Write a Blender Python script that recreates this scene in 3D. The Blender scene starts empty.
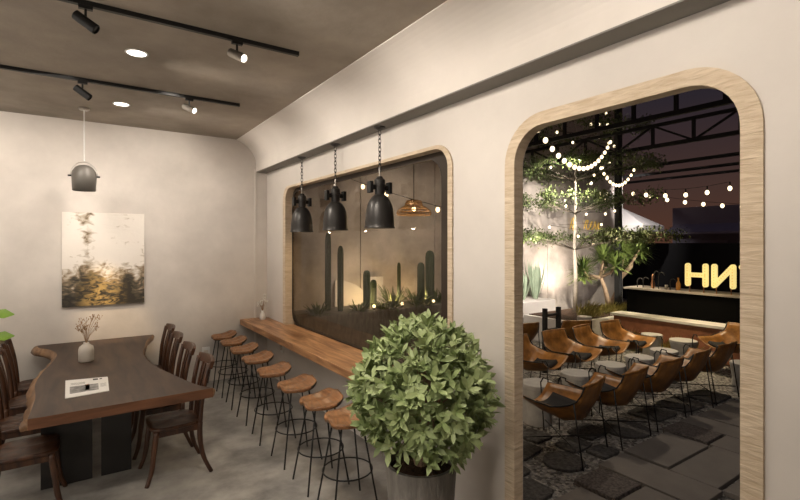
import bpy, bmesh, math, random
from mathutils import Vector, Matrix
from math import sin, cos, pi, radians, sqrt, atan

rnd = random.Random(7)
SC = bpy.context.scene
COL = SC.collection
D, W, HC, CAMH = 7.35, 2.45, 3.633, 2.05

# ------------------------------------------------------------ camera
yaw = atan(320 / 470)
cam = bpy.data.cameras.new('camera')
cam.sensor_width = 36; cam.sensor_fit = 'HORIZONTAL'
cam.lens = 36 * 470 / 800
cam.shift_y = -7 / 800
cam.clip_start = 0.05; cam.clip_end = 200
co = bpy.data.objects.new('camera', cam); COL.objects.link(co)
co.location = (0, 0, CAMH); co.rotation_euler = (pi / 2, 0, -yaw)
SC.camera = co

# ------------------------------------------------------------ world: dusk sky
wd = bpy.data.worlds.new('dusk_sky'); SC.world = wd; wd.use_nodes = True
nt = wd.node_tree; nt.nodes.clear()
tc = nt.nodes.new('ShaderNodeTexCoord'); sx = nt.nodes.new('ShaderNodeSeparateXYZ')
rp = nt.nodes.new('ShaderNodeValToRGB'); bg = nt.nodes.new('ShaderNodeBackground'); ow = nt.nodes.new('ShaderNodeOutputWorld')
nt.links.new(tc.outputs['Generated'], sx.inputs[0]); nt.links.new(sx.outputs['Z'], rp.inputs[0])
nt.links.new(rp.outputs[0], bg.inputs[0]); nt.links.new(bg.outputs[0], ow.inputs[0])
rp.color_ramp.elements[0].position = 0.0; rp.color_ramp.elements[0].color = (0.085, 0.036, 0.022, 1)
rp.color_ramp.elements[1].position = 0.5; rp.color_ramp.elements[1].color = (0.013, 0.013, 0.024, 1)
e = rp.color_ramp.elements.new(0.10); e.color = (0.058, 0.031, 0.025, 1)
e = rp.color_ramp.elements.new(0.26); e.color = (0.023, 0.018, 0.024, 1)
bg.inputs[1].default_value = 1.0

SC.view_settings.view_transform = 'Standard'
SC.view_settings.look = 'None'
SC.view_settings.gamma = 1.0
SC.view_settings.use_curve_mapping = False
SC.view_settings.exposure = 0.0

# ------------------------------------------------------------ lamps
WARM = (1.0, 0.90, 0.79)
def spot(name, loc, target, power, angle=100, blend=0.8, size=0.08, color=WARM):
    l = bpy.data.lights.new(name, 'SPOT'); l.energy = power; l.spot_size = radians(angle); l.spot_blend = blend
    l.shadow_soft_size = size; l.color = color
    o = bpy.data.objects.new(name, l); COL.objects.link(o); o.location = loc
    d = Vector(target) - Vector(loc); o.rotation_euler = d.to_track_quat('-Z', 'Y').to_euler()
    return o
def point(name, loc, power, size=0.05, color=WARM):
    l = bpy.data.lights.new(name, 'POINT'); l.energy = power; l.shadow_soft_size = size; l.color = color
    o = bpy.data.objects.new(name, l); COL.objects.link(o); o.location = loc; return o
def area(name, loc, target, power, sx_, sy_, color=WARM):
    l = bpy.data.lights.new(name, 'AREA'); l.energy = power; l.shape = 'RECTANGLE'; l.size = sx_; l.size_y = sy_; l.color = color
    o = bpy.data.objects.new(name, l); COL.objects.link(o); o.location = loc
    d = Vector(target) - Vector(loc); o.rotation_euler = d.to_track_quat('-Z', 'Y').to_euler(); return o

# downlight positions (two of them in the picture, one at its edge, the rest added unseen to light the room)
DOWN = [(0.39, 4.47), (0.39, 6.21), (0.98, 2.88), (-1.7, 4.47), (-1.7, 6.21), (-1.7, 2.0), (0.39, 0.9)]
for i, (x, y) in enumerate(DOWN):
    spot('downlight_lamp', (x, y, HC - 0.03), (x, y, 0), 130 if i == 2 else 30, 140, 1.0, 0.10)
# unseen spots added to brighten the upper right and back walls
for y, z, p in ((-0.6, 3.0, 75), (1.2, 2.95, 130), (2.9, 2.85, 135), (4.6, 2.8, 125), (6.3, 2.8, 110)):
    spot('wall_fill_spot', (0.55, y, 3.5), (2.45, y + 0.1, z), p, 86, 1.0, 0.22)
for x in (-2.4, -0.8, 0.8):
    spot('wall_fill_spot', (x, 5.35, 3.5), (x, 7.35, 2.65), 215, 82, 1.0, 0.22)
spot('rail_lamp', (0.75, 0.7, 3.5), (1.84, 2.46, 1.15), 95, 34, 0.7, 0.06)
# unseen area lights added near the ceiling as soft fill
area('ceiling_fill_area', (-0.3, 1.2, 3.55), (-0.1, 1.4, 0), 20, 2.2, 1.6)
area('ceiling_fill_area', (-0.9, 5.0, 3.55), (-0.6, 5.1, 0), 22, 1.6, 2.6)
spot('unseen_garden_spot', (3.9, 6.2, 3.4), (4.3, 7.7, 1.1), 60, 30, 0.6, 0.05, (1.0, 0.93, 0.82))  # added spot that brightens the white panel outside the window
# soft fill added at the closed left wall to lift the ceiling
area('side_fill_area', (-3.5, 2.6, 1.6), (0.5, 3.0, 4.4), 110, 4.0, 1.6, (1.0, 0.92, 0.83))
# unseen spots added to brighten garden and terrace, apart from the bed uplight
GL = (1.0, 0.80, 0.55)
spot('unseen_garden_spot', (7.6, 5.2, 3.6), (8.9, 7.8, 2.0), 750, 85, 0.7, 0.05, (1.0, 0.9, 0.80))
spot('unseen_garden_spot', (9.2, 4.5, 1.9), (10.15, 6.3, 1.5), 420, 55, 0.8, 0.05, (1.0, 0.9, 0.74))
spot('unseen_garden_spot', (9.6, 6.9, 0.75), (10.3, 7.8, 2.2), 170, 125, 0.9, 0.05, (1.0, 0.84, 0.68))
spot('unseen_garden_spot', (6.9, 5.6, 2.0), (9.3, 7.8, 1.6), 420, 70, 0.8, 0.05, (1.0, 0.88, 0.78))
spot('unseen_garden_spot', (4.6, 5.6, 3.9), (5.5, 7.7, 1.4), 130, 95, 0.9, 0.05, (1.0, 0.88, 0.74))
spot('unseen_garden_spot', (9.3, 4.6, 3.2), (9.6, 6.0, 0.5), 260, 50, 0.8, 0.05, (1.0, 0.85, 0.55))
spot('terrace_fill_spot', (8.4, 4.6, 3.8), (8.0, 4.7, 0), 420, 85, 0.8, 0.08, GL)  # added spots without fittings, lifting the chairs and ground
spot('terrace_fill_spot', (5.8, 4.0, 3.8), (5.6, 3.7, 0), 130, 95, 0.8, 0.08, (1.0, 0.84, 0.66))
spot('terrace_fill_spot', (4.6, 1.0, 3.8), (4.7, 2.0, 0), 75, 90, 0.8, 0.3, (1.0, 0.88, 0.78))

# ------------------------------------------------------------ materials
def nodes_of(name):
    m = bpy.data.materials.new(name); m.use_nodes = True
    t = m.node_tree; b = t.nodes['Principled BSDF']; return m, t, b
def mat(name, c, rough=0.6, metal=0.0, var=0.0, scale=6.0, c2=None, bump=0.0, bscale=None, stretch=(1, 1, 1), emit=None, estr=0, spec=0.5, detail=5, sub=None):
    m, t, b = nodes_of(name)
    b.inputs['Roughness'].default_value = rough; b.inputs['Metallic'].default_value = metal
    b.inputs['Specular IOR Level'].default_value = spec
    b.inputs['Base Color'].default_value = (*c, 1)
    if var or c2 or bump:
        tc = t.nodes.new('ShaderNodeTexCoord'); mp = t.nodes.new('ShaderNodeMapping')
        mp.inputs['Scale'].default_value = stretch
        t.links.new(tc.outputs['Object'], mp.inputs[0])
        if var or c2:
            n = t.nodes.new('ShaderNodeTexNoise'); n.inputs['Scale'].default_value = scale; n.inputs['Detail'].default_value = detail
            n.inputs['Roughness'].default_value = 0.6
            t.links.new(mp.outputs[0], n.inputs['Vector'])
            r = t.nodes.new('ShaderNodeValToRGB')
            r.color_ramp.elements[0].position = 0.3; r.color_ramp.elements[1].position = 0.7
            r.color_ramp.elements[0].color = (*[v * (1 - var) for v in c], 1)
            r.color_ramp.elements[1].color = (*(c2 if c2 else [min(1, v * (1 + var)) for v in c]), 1)
            t.links.new(n.outputs['Fac'], r.inputs[0]); t.links.new(r.outputs[0], b.inputs['Base Color'])
        if bump:
            n2 = t.nodes.new('ShaderNodeTexNoise'); n2.inputs['Scale'].default_value = bscale or scale * 3; n2.inputs['Detail'].default_value = 6
            t.links.new(mp.outputs[0], n2.inputs['Vector'])
            bp = t.nodes.new('ShaderNodeBump'); bp.inputs['Strength'].default_value = bump; bp.inputs['Distance'].default_value = 0.02
            t.links.new(n2.outputs['Fac'], bp.inputs['Height']); t.links.new(bp.outputs[0], b.inputs['Normal'])
    if emit:
        b.inputs['Emission Color'].default_value = (*emit, 1); b.inputs['Emission Strength'].default_value = estr
    return m
def wood(name, c1, c2, axis=0, scale=3.0, rough=0.4, bump=0.1, ratio=10):
    st = [ratio, ratio, ratio]; st[axis] = 1
    m, t, b = nodes_of(name)
    tc = t.nodes.new('ShaderNodeTexCoord'); mp = t.nodes.new('ShaderNodeMapping'); mp.inputs['Scale'].default_value = st
    n = t.nodes.new('ShaderNodeTexNoise'); n.inputs['Scale'].default_value = scale; n.inputs['Detail'].default_value = 8; n.inputs['Distortion'].default_value = 0.6
    r = t.nodes.new('ShaderNodeValToRGB'); r.color_ramp.elements[0].position = 0.32; r.color_ramp.elements[1].position = 0.68
    r.color_ramp.elements[0].color = (*c1, 1); r.color_ramp.elements[1].color = (*c2, 1)
    bp = t.nodes.new('ShaderNodeBump'); bp.inputs['Strength'].default_value = bump; bp.inputs['Distance'].default_value = 0.01
    L = t.links.new
    L(tc.outputs['Object'], mp.inputs[0]); L(mp.outputs[0], n.inputs['Vector']); L(n.outputs['Fac'], r.inputs[0]); L(r.outputs[0], b.inputs['Base Color'])
    L(n.outputs['Fac'], bp.inputs['Height']); L(bp.outputs[0], b.inputs['Normal'])
    b.inputs['Roughness'].default_value = rough
    return m

M = {}
M['plaster'] = mat('plaster', (0.60, 0.55, 0.50), 0.85, var=0.14, scale=1.1, bump=0.10, bscale=14)
M['plaster_right'] = mat('plaster_right', (0.66, 0.612, 0.56), 0.85, var=0.07, scale=1.0, bump=0.10, bscale=14)
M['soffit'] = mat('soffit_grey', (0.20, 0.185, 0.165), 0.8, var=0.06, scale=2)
M['ceiling'] = mat('ceiling_concrete', (0.32, 0.275, 0.225), 0.8, var=0.28, scale=1.3, bump=0.15, bscale=20, detail=9)
M['floor'] = mat('floor_concrete', (0.30, 0.285, 0.26), 0.5, var=0.5, scale=2.6, bump=0.08, bscale=18, detail=10)
M['outer_wall'] = mat('outdoor_concrete', (0.46, 0.41, 0.37), 0.85, var=0.3, scale=1.6, bump=0.2, bscale=16, detail=9)
M['frame_stone'] = None
M['black'] = mat('black_metal', (0.012, 0.012, 0.012), 0.45, 0.3)
M['steel_black'] = mat('black_steel', (0.008, 0.008, 0.009), 0.7)
M['panel_black'] = mat('black_panel', (0.02, 0.018, 0.017), 0.5)
M['gunmetal'] = mat('gunmetal', (0.050, 0.047, 0.044), 0.36, 0.6, var=0.15, scale=8)
M['grey_lamp'] = mat('grey_lamp', (0.15, 0.138, 0.122), 0.4, 0.2)
M['steel'] = mat('brushed_steel', (0.45, 0.42, 0.38), 0.35, 1.0)
M['lens'] = mat('lamp_lens', (1, 1, 1), 0.4, emit=(1, 0.93, 0.82), estr=6)
M['inner'] = mat('lamp_inner', (0.8, 0.7, 0.5), 0.5)
M['walnut'] = wood('walnut_top', (0.022, 0.011, 0.006), (0.070, 0.039, 0.022), 1, 1.6, 0.5, 0.05, 7)
M['walnut_edge'] = wood('walnut_edge', (0.085, 0.034, 0.015), (0.19, 0.080, 0.037), 0, 2.0, 0.5, 0.15, 8)
M['sapwood'] = wood('sapwood_edge', (0.12, 0.060, 0.028), (0.36, 0.21, 0.11), 1, 2.0, 0.5, 0.3, 6)
M['chairwood'] = wood('dark_oak', (0.022, 0.008, 0.004), (0.095, 0.037, 0.015), 2, 3, 0.38, 0.06, 7)
M['seatwood'] = wood('stool_wood', (0.13, 0.055, 0.020), (0.36, 0.165, 0.065), 1, 4, 0.33, 0.05, 8)
M['rim_shade'] = mat('shaded_rim', (0.03, 0.017, 0.010), 0.4)
M['counter'] = wood('counter_wood', (0.20, 0.085, 0.035), (0.62, 0.34, 0.165), 1, 2.2, 0.35, 0.06, 9)
M['leaf'] = mat('bush_leaf', (0.23, 0.32, 0.10), 0.5, var=0.3, scale=7, c2=(0.46, 0.54, 0.26))
M['leaf_lime'] = mat('lime_leaf', (0.20, 0.36, 0.03), 0.4, var=0.2, scale=5)
M['bark'] = mat('bark', (0.30, 0.21, 0.14), 0.9, var=0.3, scale=20, bump=0.4)
M['pale_bark'] = mat('pale_bark', (0.50, 0.44, 0.36), 0.8, var=0.2, scale=20, bump=0.2)
M['soil'] = mat('soil', (0.075, 0.042, 0.026), 0.95, var=0.5, scale=40, bump=0.8, bscale=60)
M['pot'] = mat('concrete_pot', (0.20, 0.185, 0.165), 0.7, var=0.3, scale=5, bump=0.2, bscale=20, stretch=(4, 4, 1))
M['white'] = mat('white_ceramic', (0.62, 0.57, 0.50), 0.45)
M['plastic'] = mat('white_plastic', (0.75, 0.74, 0.71), 0.4)
M['paper'] = mat('paper', (0.78, 0.76, 0.72), 0.6)
M['ink'] = mat('ink', (0.03, 0.03, 0.03), 0.6)
M['photo_grey'] = mat('printed_photo', (0.10, 0.10, 0.10), 0.6, var=0.3, scale=18, c2=(0.40, 0.38, 0.36))
M['photo_warm'] = mat('printed_warm', (0.45, 0.25, 0.08), 0.6)
M['dry'] = mat('dried_stem', (0.30, 0.17, 0.08), 0.8)
M['flower'] = mat('white_flower', (0.72, 0.70, 0.64), 0.7)
M['leather'] = mat('tan_leather', (0.19, 0.080, 0.018), 0.38, var=0.4, scale=6, c2=(0.42, 0.19, 0.045), bump=0.35, bscale=8)
M['cushion'] = mat('black_cushion', (0.012, 0.011, 0.011), 0.9)
M['table_conc'] = mat('pale_concrete', (0.36, 0.35, 0.33), 0.7, var=0.15, scale=8, bump=0.1)
M['gravel'] = mat('gravel', (0.055, 0.052, 0.048), 0.9, var=0.6, scale=70, c2=(0.27, 0.25, 0.225), bump=0.9, bscale=70, detail=3)
M['slab'] = mat('slab', (0.135, 0.120, 0.105), 0.75, var=0.12, scale=5, bump=0.2, bscale=60)
M['slab_rough'] = mat('rough_slab', (0.045, 0.038, 0.034), 0.85, var=0.5, scale=45, c2=(0.15, 0.125, 0.11), bump=0.8, bscale=45)
M['stone_dark'] = mat('dark_stone', (0.030, 0.028, 0.027), 0.85, var=0.4, scale=30, c2=(0.085, 0.078, 0.072), bump=1.0, bscale=30)
M['brick'] = mat('brick_red', (0.28, 0.11, 0.06), 0.8, var=0.2, scale=8)
M['coping'] = mat('white_coping', (0.66, 0.63, 0.60), 0.7, var=0.06, scale=4)
M['grass'] = mat('yellow_grass', (0.26, 0.25, 0.06), 0.7, var=0.3, scale=9, c2=(0.55, 0.48, 0.17))
M['canopy'] = mat('white_canvas', (0.75, 0.72, 0.70), 0.8)
M['treeleaf'] = mat('tree_leaf', (0.05, 0.085, 0.022), 0.6, var=0.3, scale=3, c2=(0.15, 0.19, 0.06))
M['twig'] = mat('twig', (0.20, 0.17, 0.13), 0.85)
M['dragon'] = mat('dragon_leaf', (0.055, 0.10, 0.022), 0.45, var=0.3, scale=5, c2=(0.17, 0.22, 0.055))
M['agave'] = mat('agave_leaf', (0.30, 0.38, 0.27), 0.6, var=0.2, scale=4)
M['cactus'] = mat('cactus', (0.030, 0.050, 0.022), 0.6, var=0.2, scale=6)
M['bulb'] = mat('bulb_glow', (1, 0.9, 0.7), 0.3, emit=(1.0, 0.80, 0.50), estr=3.2)
M['letter'] = mat('letter_glow', (0.25, 0.18, 0.05), 0.5, emit=(0.92, 0.72, 0.26), estr=0.95)
M['gold'] = mat('gold', (0.65, 0.42, 0.10), 0.3, 0.8, emit=(0.9, 0.6, 0.15), estr=0.35)
M['rattan'] = mat('rattan', (0.42, 0.25, 0.10), 0.7, var=0.3, scale=20)
M['dark_build'] = mat('dark_facade', (0.34, 0.31, 0.38), 0.9)
M['dark_build2'] = mat('dark_facade_trim', (0.50, 0.46, 0.54), 0.9)
M['copper'] = mat('copper', (0.50, 0.25, 0.14), 0.3, 0.9)
M['amber'] = mat('amber_glass', (0.40, 0.18, 0.04), 0.15)
M['bar_front'] = mat('bar_front', (0.003, 0.003, 0.003), 0.9, spec=0.1)
M['bar_top'] = mat('bar_top', (0.42, 0.37, 0.33), 0.4)

def stone_frame():
    m, t, b = nodes_of('ribbed_travertine')
    L = t.links.new
    tc = t.nodes.new('ShaderNodeTexCoord'); mp = t.nodes.new('ShaderNodeMapping'); mp.inputs['Scale'].default_value = (5, 5, 34)
    mp.inputs['Rotation'].default_value = (0.10, 0, 0)
    n = t.nodes.new('ShaderNodeTexNoise'); n.inputs['Scale'].default_value = 1.6; n.inputs['Detail'].default_value = 5; n.inputs['Distortion'].default_value = 0.5
    r = t.nodes.new('ShaderNodeValToRGB'); r.color_ramp.elements[0].position = 0.3; r.color_ramp.elements[1].position = 0.72
    r.color_ramp.elements[0].color = (0.52, 0.40, 0.27, 1); r.color_ramp.elements[1].color = (0.70, 0.58, 0.43, 1)
    bp = t.nodes.new('ShaderNodeBump'); bp.inputs['Strength'].default_value = 0.6; bp.inputs['Distance'].default_value = 0.02
    L(tc.outputs['Object'], mp.inputs[0]); L(mp.outputs[0], n.inputs['Vector']); L(n.outputs['Fac'], r.inputs[0]); L(r.outputs[0], b.inputs['Base Color'])
    L(n.outputs['Fac'], bp.inputs['Height']); L(bp.outputs[0], b.inputs['Normal']); b.inputs['Roughness'].default_value = 0.75
    return m
M['frame_stone'] = stone_frame()

def gravel_mat():
    m, t, b = nodes_of('gravel_bed'); L = t.links.new
    tc = t.nodes.new('ShaderNodeTexCoord'); v = t.nodes.new('ShaderNodeTexVoronoi'); v.inputs['Scale'].default_value = 34
    L(tc.outputs['Object'], v.inputs['Vector']); sp = t.nodes.new('ShaderNodeSeparateColor'); L(v.outputs['Color'], sp.inputs[0])
    r = t.nodes.new('ShaderNodeValToRGB'); r.color_ramp.elements[0].color = (0.045, 0.042, 0.038, 1); r.color_ramp.elements[1].color = (0.34, 0.32, 0.29, 1)
    L(sp.outputs[0], r.inputs[0]); L(r.outputs[0], b.inputs['Base Color'])
    bp = t.nodes.new('ShaderNodeBump'); bp.inputs['Strength'].default_value = 1.0; bp.inputs['Distance'].default_value = 0.03; bp.invert = True
    L(v.outputs['Distance'], bp.inputs['Height']); L(bp.outputs[0], b.inputs['Normal']); b.inputs['Roughness'].default_value = 0.85
    return m
M['gravel'] = gravel_mat()

def glass_mat(name, tint, ior=1.5):
    m = bpy.data.materials.new(name); m.use_nodes = True; t = m.node_tree; t.nodes.clear()
    o = t.nodes.new('ShaderNodeOutputMaterial'); mx = t.nodes.new('ShaderNodeMixShader'); tr = t.nodes.new('ShaderNodeBsdfTransparent'); gl = t.nodes.new('ShaderNodeBsdfGlossy')
    fr = t.nodes.new('ShaderNodeFresnel'); fr.inputs['IOR'].default_value = ior
    tr.inputs[0].default_value = (*tint, 1); gl.inputs['Roughness'].default_value = 0.02; gl.inputs[0].default_value = (1, 0.97, 0.92, 1)
    geo = t.nodes.new('ShaderNodeNewGeometry'); ml = t.nodes.new('ShaderNodeMath'); ml.operation = 'MULTIPLY'; iv = t.nodes.new('ShaderNodeMath'); iv.operation = 'SUBTRACT'; iv.inputs[0].default_value = 1.0
    L = t.links.new; L(geo.outputs['Backfacing'], iv.inputs[1]); L(fr.outputs[0], ml.inputs[0]); L(iv.outputs[0], ml.inputs[1]); L(ml.outputs[0], mx.inputs[0]); L(tr.outputs[0], mx.inputs[1]); L(gl.outputs[0], mx.inputs[2]); L(mx.outputs[0], o.inputs[0])
    return m
M['glass'] = glass_mat('window_glass', (0.96, 0.92, 0.86), 1.45)

def painting_mat():
    m, t, b = nodes_of('abstract_painting'); L = t.links.new
    tc = t.nodes.new('ShaderNodeTexCoord'); sp = t.nodes.new('ShaderNodeSeparateXYZ'); L(tc.outputs['Object'], sp.inputs[0])
    def noise(scale, st, det=6, dist=0.4):
        mp = t.nodes.new('ShaderNodeMapping'); mp.inputs['Scale'].default_value = st; L(tc.outputs['Object'], mp.inputs[0])
        n = t.nodes.new('ShaderNodeTexNoise'); n.inputs['Scale'].default_value = scale; n.inputs['Detail'].default_value = det; n.inputs['Distortion'].default_value = dist
        L(mp.outputs[0], n.inputs['Vector']); return n.outputs['Fac']
    def math_(op, a, c, clamp=False):
        n = t.nodes.new('ShaderNodeMath'); n.operation = op; n.use_clamp = clamp
        for i, v in enumerate((a, c)):
            if isinstance(v, (int, float)): n.inputs[i].default_value = v
            else: L(v, n.inputs[i])
        return n.outputs[0]
    def mr(v, a, b_, c=0.0, d=1.0):
        n = t.nodes.new('ShaderNodeMapRange'); L(v, n.inputs[0])
        for i, q in enumerate((a, b_, c, d)): n.inputs[i + 1].default_value = q
        return n.outputs[0]
    z = sp.outputs['Z']; x = sp.outputs['X']
    big = noise(3.0, (1, 1, 0.8)); fine = noise(5, (1.6, 1, 2.6), 12, 1.2); fine2 = noise(10, (1, 1, 2.2), 10, 1.0)
    # dark mass towards the bottom, plus a darker vertical band left of the middle
    low = mr(z, -0.02, -0.50)
    right = mr(x, -0.15, 0.35, 0.0, 0.30)
    band = math_('SUBTRACT', 1.0, mr(math_('ABSOLUTE', math_('ADD', x, 0.19), 0), 0.0, 0.15), True)
    up = mr(z, -0.1, 0.1)
    dk = math_('ADD', math_('MULTIPLY', low, 0.92), math_('MULTIPLY', band, math_('ADD', 0.34, math_('MULTIPLY', low, 0.2))))
    band2 = math_('SUBTRACT', 1.0, mr(math_('ABSOLUTE', math_('SUBTRACT', x, 0.25), 0), 0.0, 0.10), True)
    dk = math_('ADD', dk, math_('MULTIPLY', band2, math_('ADD', 0.10, math_('MULTIPLY', low, 0.4))))
    dk = math_('ADD', dk, math_('MULTIPLY', math_('SUBTRACT', fine, 0.5), 1.25))
    dk = math_('ADD', dk, math_('MULTIPLY', math_('SUBTRACT', big, 0.5), 1.1), False)
    r = t.nodes.new('ShaderNodeValToRGB'); cr = r.color_ramp
    cr.elements[0].position = 0.18; cr.elements[0].color = (0.78, 0.72, 0.65, 1)
    cr.elements[1].position = 0.85; cr.elements[1].color = (0.028, 0.024, 0.018, 1)
    for p, c in ((0.36, (0.50, 0.43, 0.34, 1)), (0.48, (0.26, 0.19, 0.12, 1)), (0.62, (0.09, 0.075, 0.05, 1))):
        e = cr.elements.new(p); e.color = c
    L(dk, r.inputs[0])
    mx = t.nodes.new('ShaderNodeMixRGB'); mx.inputs[2].default_value = (0.50, 0.34, 0.12, 1)
    gold = math_('MULTIPLY', mr(fine2, 0.42, 0.60), math_('MULTIPLY', math_('SUBTRACT', 1.0, mr(math_('ABSOLUTE', math_('ADD', x, 0.03), 0), 0.05, 0.30), True), math_('MULTIPLY', low, 1.1))); L(gold, mx.inputs[0]); L(r.outputs[0], mx.inputs[1])
    L(mx.outputs[0], b.inputs['Base Color']); b.inputs['Roughness'].default_value = 0.5
    bp = t.nodes.new('ShaderNodeBump'); bp.inputs['Strength'].default_value = 0.4; bp.inputs['Distance'].default_value = 0.01
    L(fine, bp.inputs['Height']); L(bp.outputs[0], b.inputs['Normal'])
    return m
M['painting'] = painting_mat()

# ------------------------------------------------------------ mesh helpers
def NB(): return bmesh.new()
def obj(name, bm, m=None, parent=None, loc=(0, 0, 0), smooth=False, bevel=0, subd=0, solid=0, kind=None, label=None, autos=None):
    if isinstance(bm, bpy.types.Mesh): me = bm
    else:
        me = bpy.data.meshes.new(name)
        bmesh.ops.recalc_face_normals(bm, faces=bm.faces[:]) if not getattr(bm, 'nofix', False) else None
        bm.to_mesh(me); bm.free()
    if m is not None: me.materials.append(M[m] if isinstance(m, str) else m)
    if smooth:
        for p in me.polygons: p.use_smooth = True
    o = bpy.data.objects.new(name, me); COL.objects.link(o); o.location = loc
    if parent: o.parent = parent
    if solid:
        s = o.modifiers.new('s', 'SOLIDIFY'); s.thickness = solid; s.offset = 0
    if bevel:
        b = o.modifiers.new('b', 'BEVEL'); b.width = bevel; b.segments = 2; b.limit_method = 'ANGLE'; b.angle_limit = radians(40)
    if subd:
        s = o.modifiers.new('u', 'SUBSURF'); s.levels = subd; s.render_levels = subd
    if kind: o['kind'] = kind
    if label: o['label'] = label
    return o
def tag(o, label, cat, group=None, kind=None):
    o['label'] = label; o['category'] = cat
    if group: o['group'] = group
    if kind: o['kind'] = kind
    return o
def thing(name, label, cat, loc=(0, 0, 0), rz=0, group=None):
    o = bpy.data.objects.new(name, None); COL.objects.link(o); o.empty_display_size = 0.1
    o.location = loc; o.rotation_euler = (0, 0, rz); return tag(o, label, cat, group)
def dup(root, loc, rz, label, group=None):
    r = root.copy(); COL.objects.link(r); r.location = loc; r.rotation_euler = (0, 0, rz); r['label'] = label
    if group: r['group'] = group
    def rec(a, b):
        for ch in [c for c in bpy.data.objects if c.parent == a]:
            c = ch.copy(); COL.objects.link(c); c.parent = b; rec(ch, c)
    rec(root, r)
    return r
def box(bm, x0, x1, y0, y1, z0, z1):
    v = [bm.verts.new((x, y, z)) for x in (x0, x1) for y in (y0, y1) for z in (z0, z1)]
    for f in ((0, 1, 3, 2), (4, 6, 7, 5), (0, 4, 5, 1), (2, 3, 7, 6), (0, 2, 6, 4), (1, 5, 7, 3)): bm.faces.new([v[i] for i in f])
    return v
def obox(bm, a, b, w, h, up=(0, 0, 1)):
    """bar from a to b, w wide and h high"""
    a = Vector(a); b = Vector(b); d = (b - a).normalized(); u = Vector(up)
    s = d.cross(u).normalized(); u = s.cross(d)
    v = [bm.verts.new(p + s * (w / 2 * i) + u * (h / 2 * j)) for p in (a, b) for i in (-1, 1) for j in (-1, 1)]
    for f in ((0, 1, 3, 2), (4, 6, 7, 5), (0, 4, 5, 1), (2, 3, 7, 6), (0, 2, 6, 4), (1, 5, 7, 3)): bm.faces.new([v[i] for i in f])
def tube(bm, pts, r, n=8, cap=True, flat=1.0):
    pts = [Vector(p) for p in pts]; N = len(pts)
    rr = r if isinstance(r, (list, tuple)) else [r] * N
    rings = []; prev = None
    for i, p in enumerate(pts):
        if i == 0: d = pts[1] - p
        elif i == N - 1: d = p - pts[i - 1]
        else: d = (pts[i + 1] - p).normalized() + (p - pts[i - 1]).normalized()
        d = d.normalized() if d.length > 1e-9 else Vector((0, 0, 1))
        if prev is None:
            ref = Vector((0, 0, 1)) if abs(d.z) < 0.9 else Vector((1, 0, 0)); s = d.cross(ref).normalized()
        else: s = (prev - d * prev.dot(d)).normalized()
        prev = s; u = d.cross(s)
        rings.append([bm.verts.new(p + s * cos(2 * pi * k / n) * rr[i] + u * sin(2 * pi * k / n) * rr[i] * flat) for k in range(n)])
    for i in range(N - 1):
        for k in range(n): bm.faces.new((rings[i][k], rings[i][(k + 1) % n], rings[i + 1][(k + 1) % n], rings[i + 1][k]))
    if cap: bm.faces.new(rings[0][::-1]); bm.faces.new(rings[-1])
def lathe(bm, prof, c=(0, 0, 0), n=24, mat_=None, cap=True):
    """prof = [(r, z)...]"""
    c = Vector(c); rings = []
    for r, z in prof:
        ring = []
        for k in range(n):
            p = Vector((r * cos(2 * pi * k / n), r * sin(2 * pi * k / n), z))
            if mat_: p = mat_ @ p
            ring.append(bm.verts.new(p + c))
        rings.append(ring)
    for i in range(len(rings) - 1):
        for k in range(n): bm.faces.new((rings[i][k], rings[i][(k + 1) % n], rings[i + 1][(k + 1) % n], rings[i + 1][k]))
    if cap:
        if prof[0][0] > 1e-4: bm.faces.new(rings[0][::-1])
        if prof[-1][0] > 1e-4: bm.faces.new(rings[-1])
def torus(bm, c, R, r, n=32, m=6, mat_=None):
    pts = []; rings = []
    for i in range(n):
        a = 2 * pi * i / n; ring = []
        for k in range(m):
            b = 2 * pi * k / m
            p = Vector(((R + r * cos(b)) * cos(a), (R + r * cos(b)) * sin(a), r * sin(b)))
            if mat_: p = mat_ @ p
            ring.append(bm.verts.new(p + Vector(c)))
        rings.append(ring)
    for i in range(n):
        for k in range(m): bm.faces.new((rings[i][k], rings[i][(k + 1) % m], rings[(i + 1) % n][(k + 1) % m], rings[(i + 1) % n][k]))
def prism(bm, poly, axis, a, b):
    """poly = 2-D points; axis = 'x','y','z' = extrusion axis"""
    def P(u, v, w):
        return {'x': (w, u, v), 'y': (u, w, v), 'z': (u, v, w)}[axis]
    lo = [bm.verts.new(P(u, v, a)) for u, v in poly]; hi = [bm.verts.new(P(u, v, b)) for u, v in poly]
    n = len(poly); bm.faces.new(lo[::-1]); bm.faces.new(hi)
    for i in range(n): bm.faces.new((lo[i], lo[(i + 1) % n], hi[(i + 1) % n], hi[i]))
def grid(bm, f, nu, nv):
    vs = [[bm.verts.new(f(i / nu, j / nv)) for j in range(nv + 1)] for i in range(nu + 1)]
    for i in range(nu):
        for j in range(nv): bm.faces.new((vs[i][j], vs[i + 1][j], vs[i + 1][j + 1], vs[i][j + 1]))
def sphere(bm, c, r, seg=12, rings=8, sc=(1, 1, 1)):
    bmesh.ops.create_uvsphere(bm, u_segments=seg, v_segments=rings, radius=r, matrix=Matrix.Translation(c) @ Matrix.Diagonal((*sc, 1)))
def rrect(y0, y1, z0, z1, r, n=10, bottom=True):
    """rounded rectangle, counter-clockwise; bottom=False -> square bottom corners"""
    P = []
    for cx, cy, a0 in ((y1 - r, z1 - r, 0), (y0 + r, z1 - r, 90)):
        for k in range(n + 1):
            a = radians(a0 + 90 * k / n); P.append((cx + r * cos(a), cy + r * sin(a)))
    if bottom:
        for cx, cy, a0 in ((y0 + r, z0 + r, 180), (y1 - r, z0 + r, 270)):
            for k in range(n + 1):
                a = radians(a0 + 90 * k / n); P.append((cx + r * cos(a), cy + r * sin(a)))
    else: P += [(y0, z0), (y1, z0)]
    return P
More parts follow.
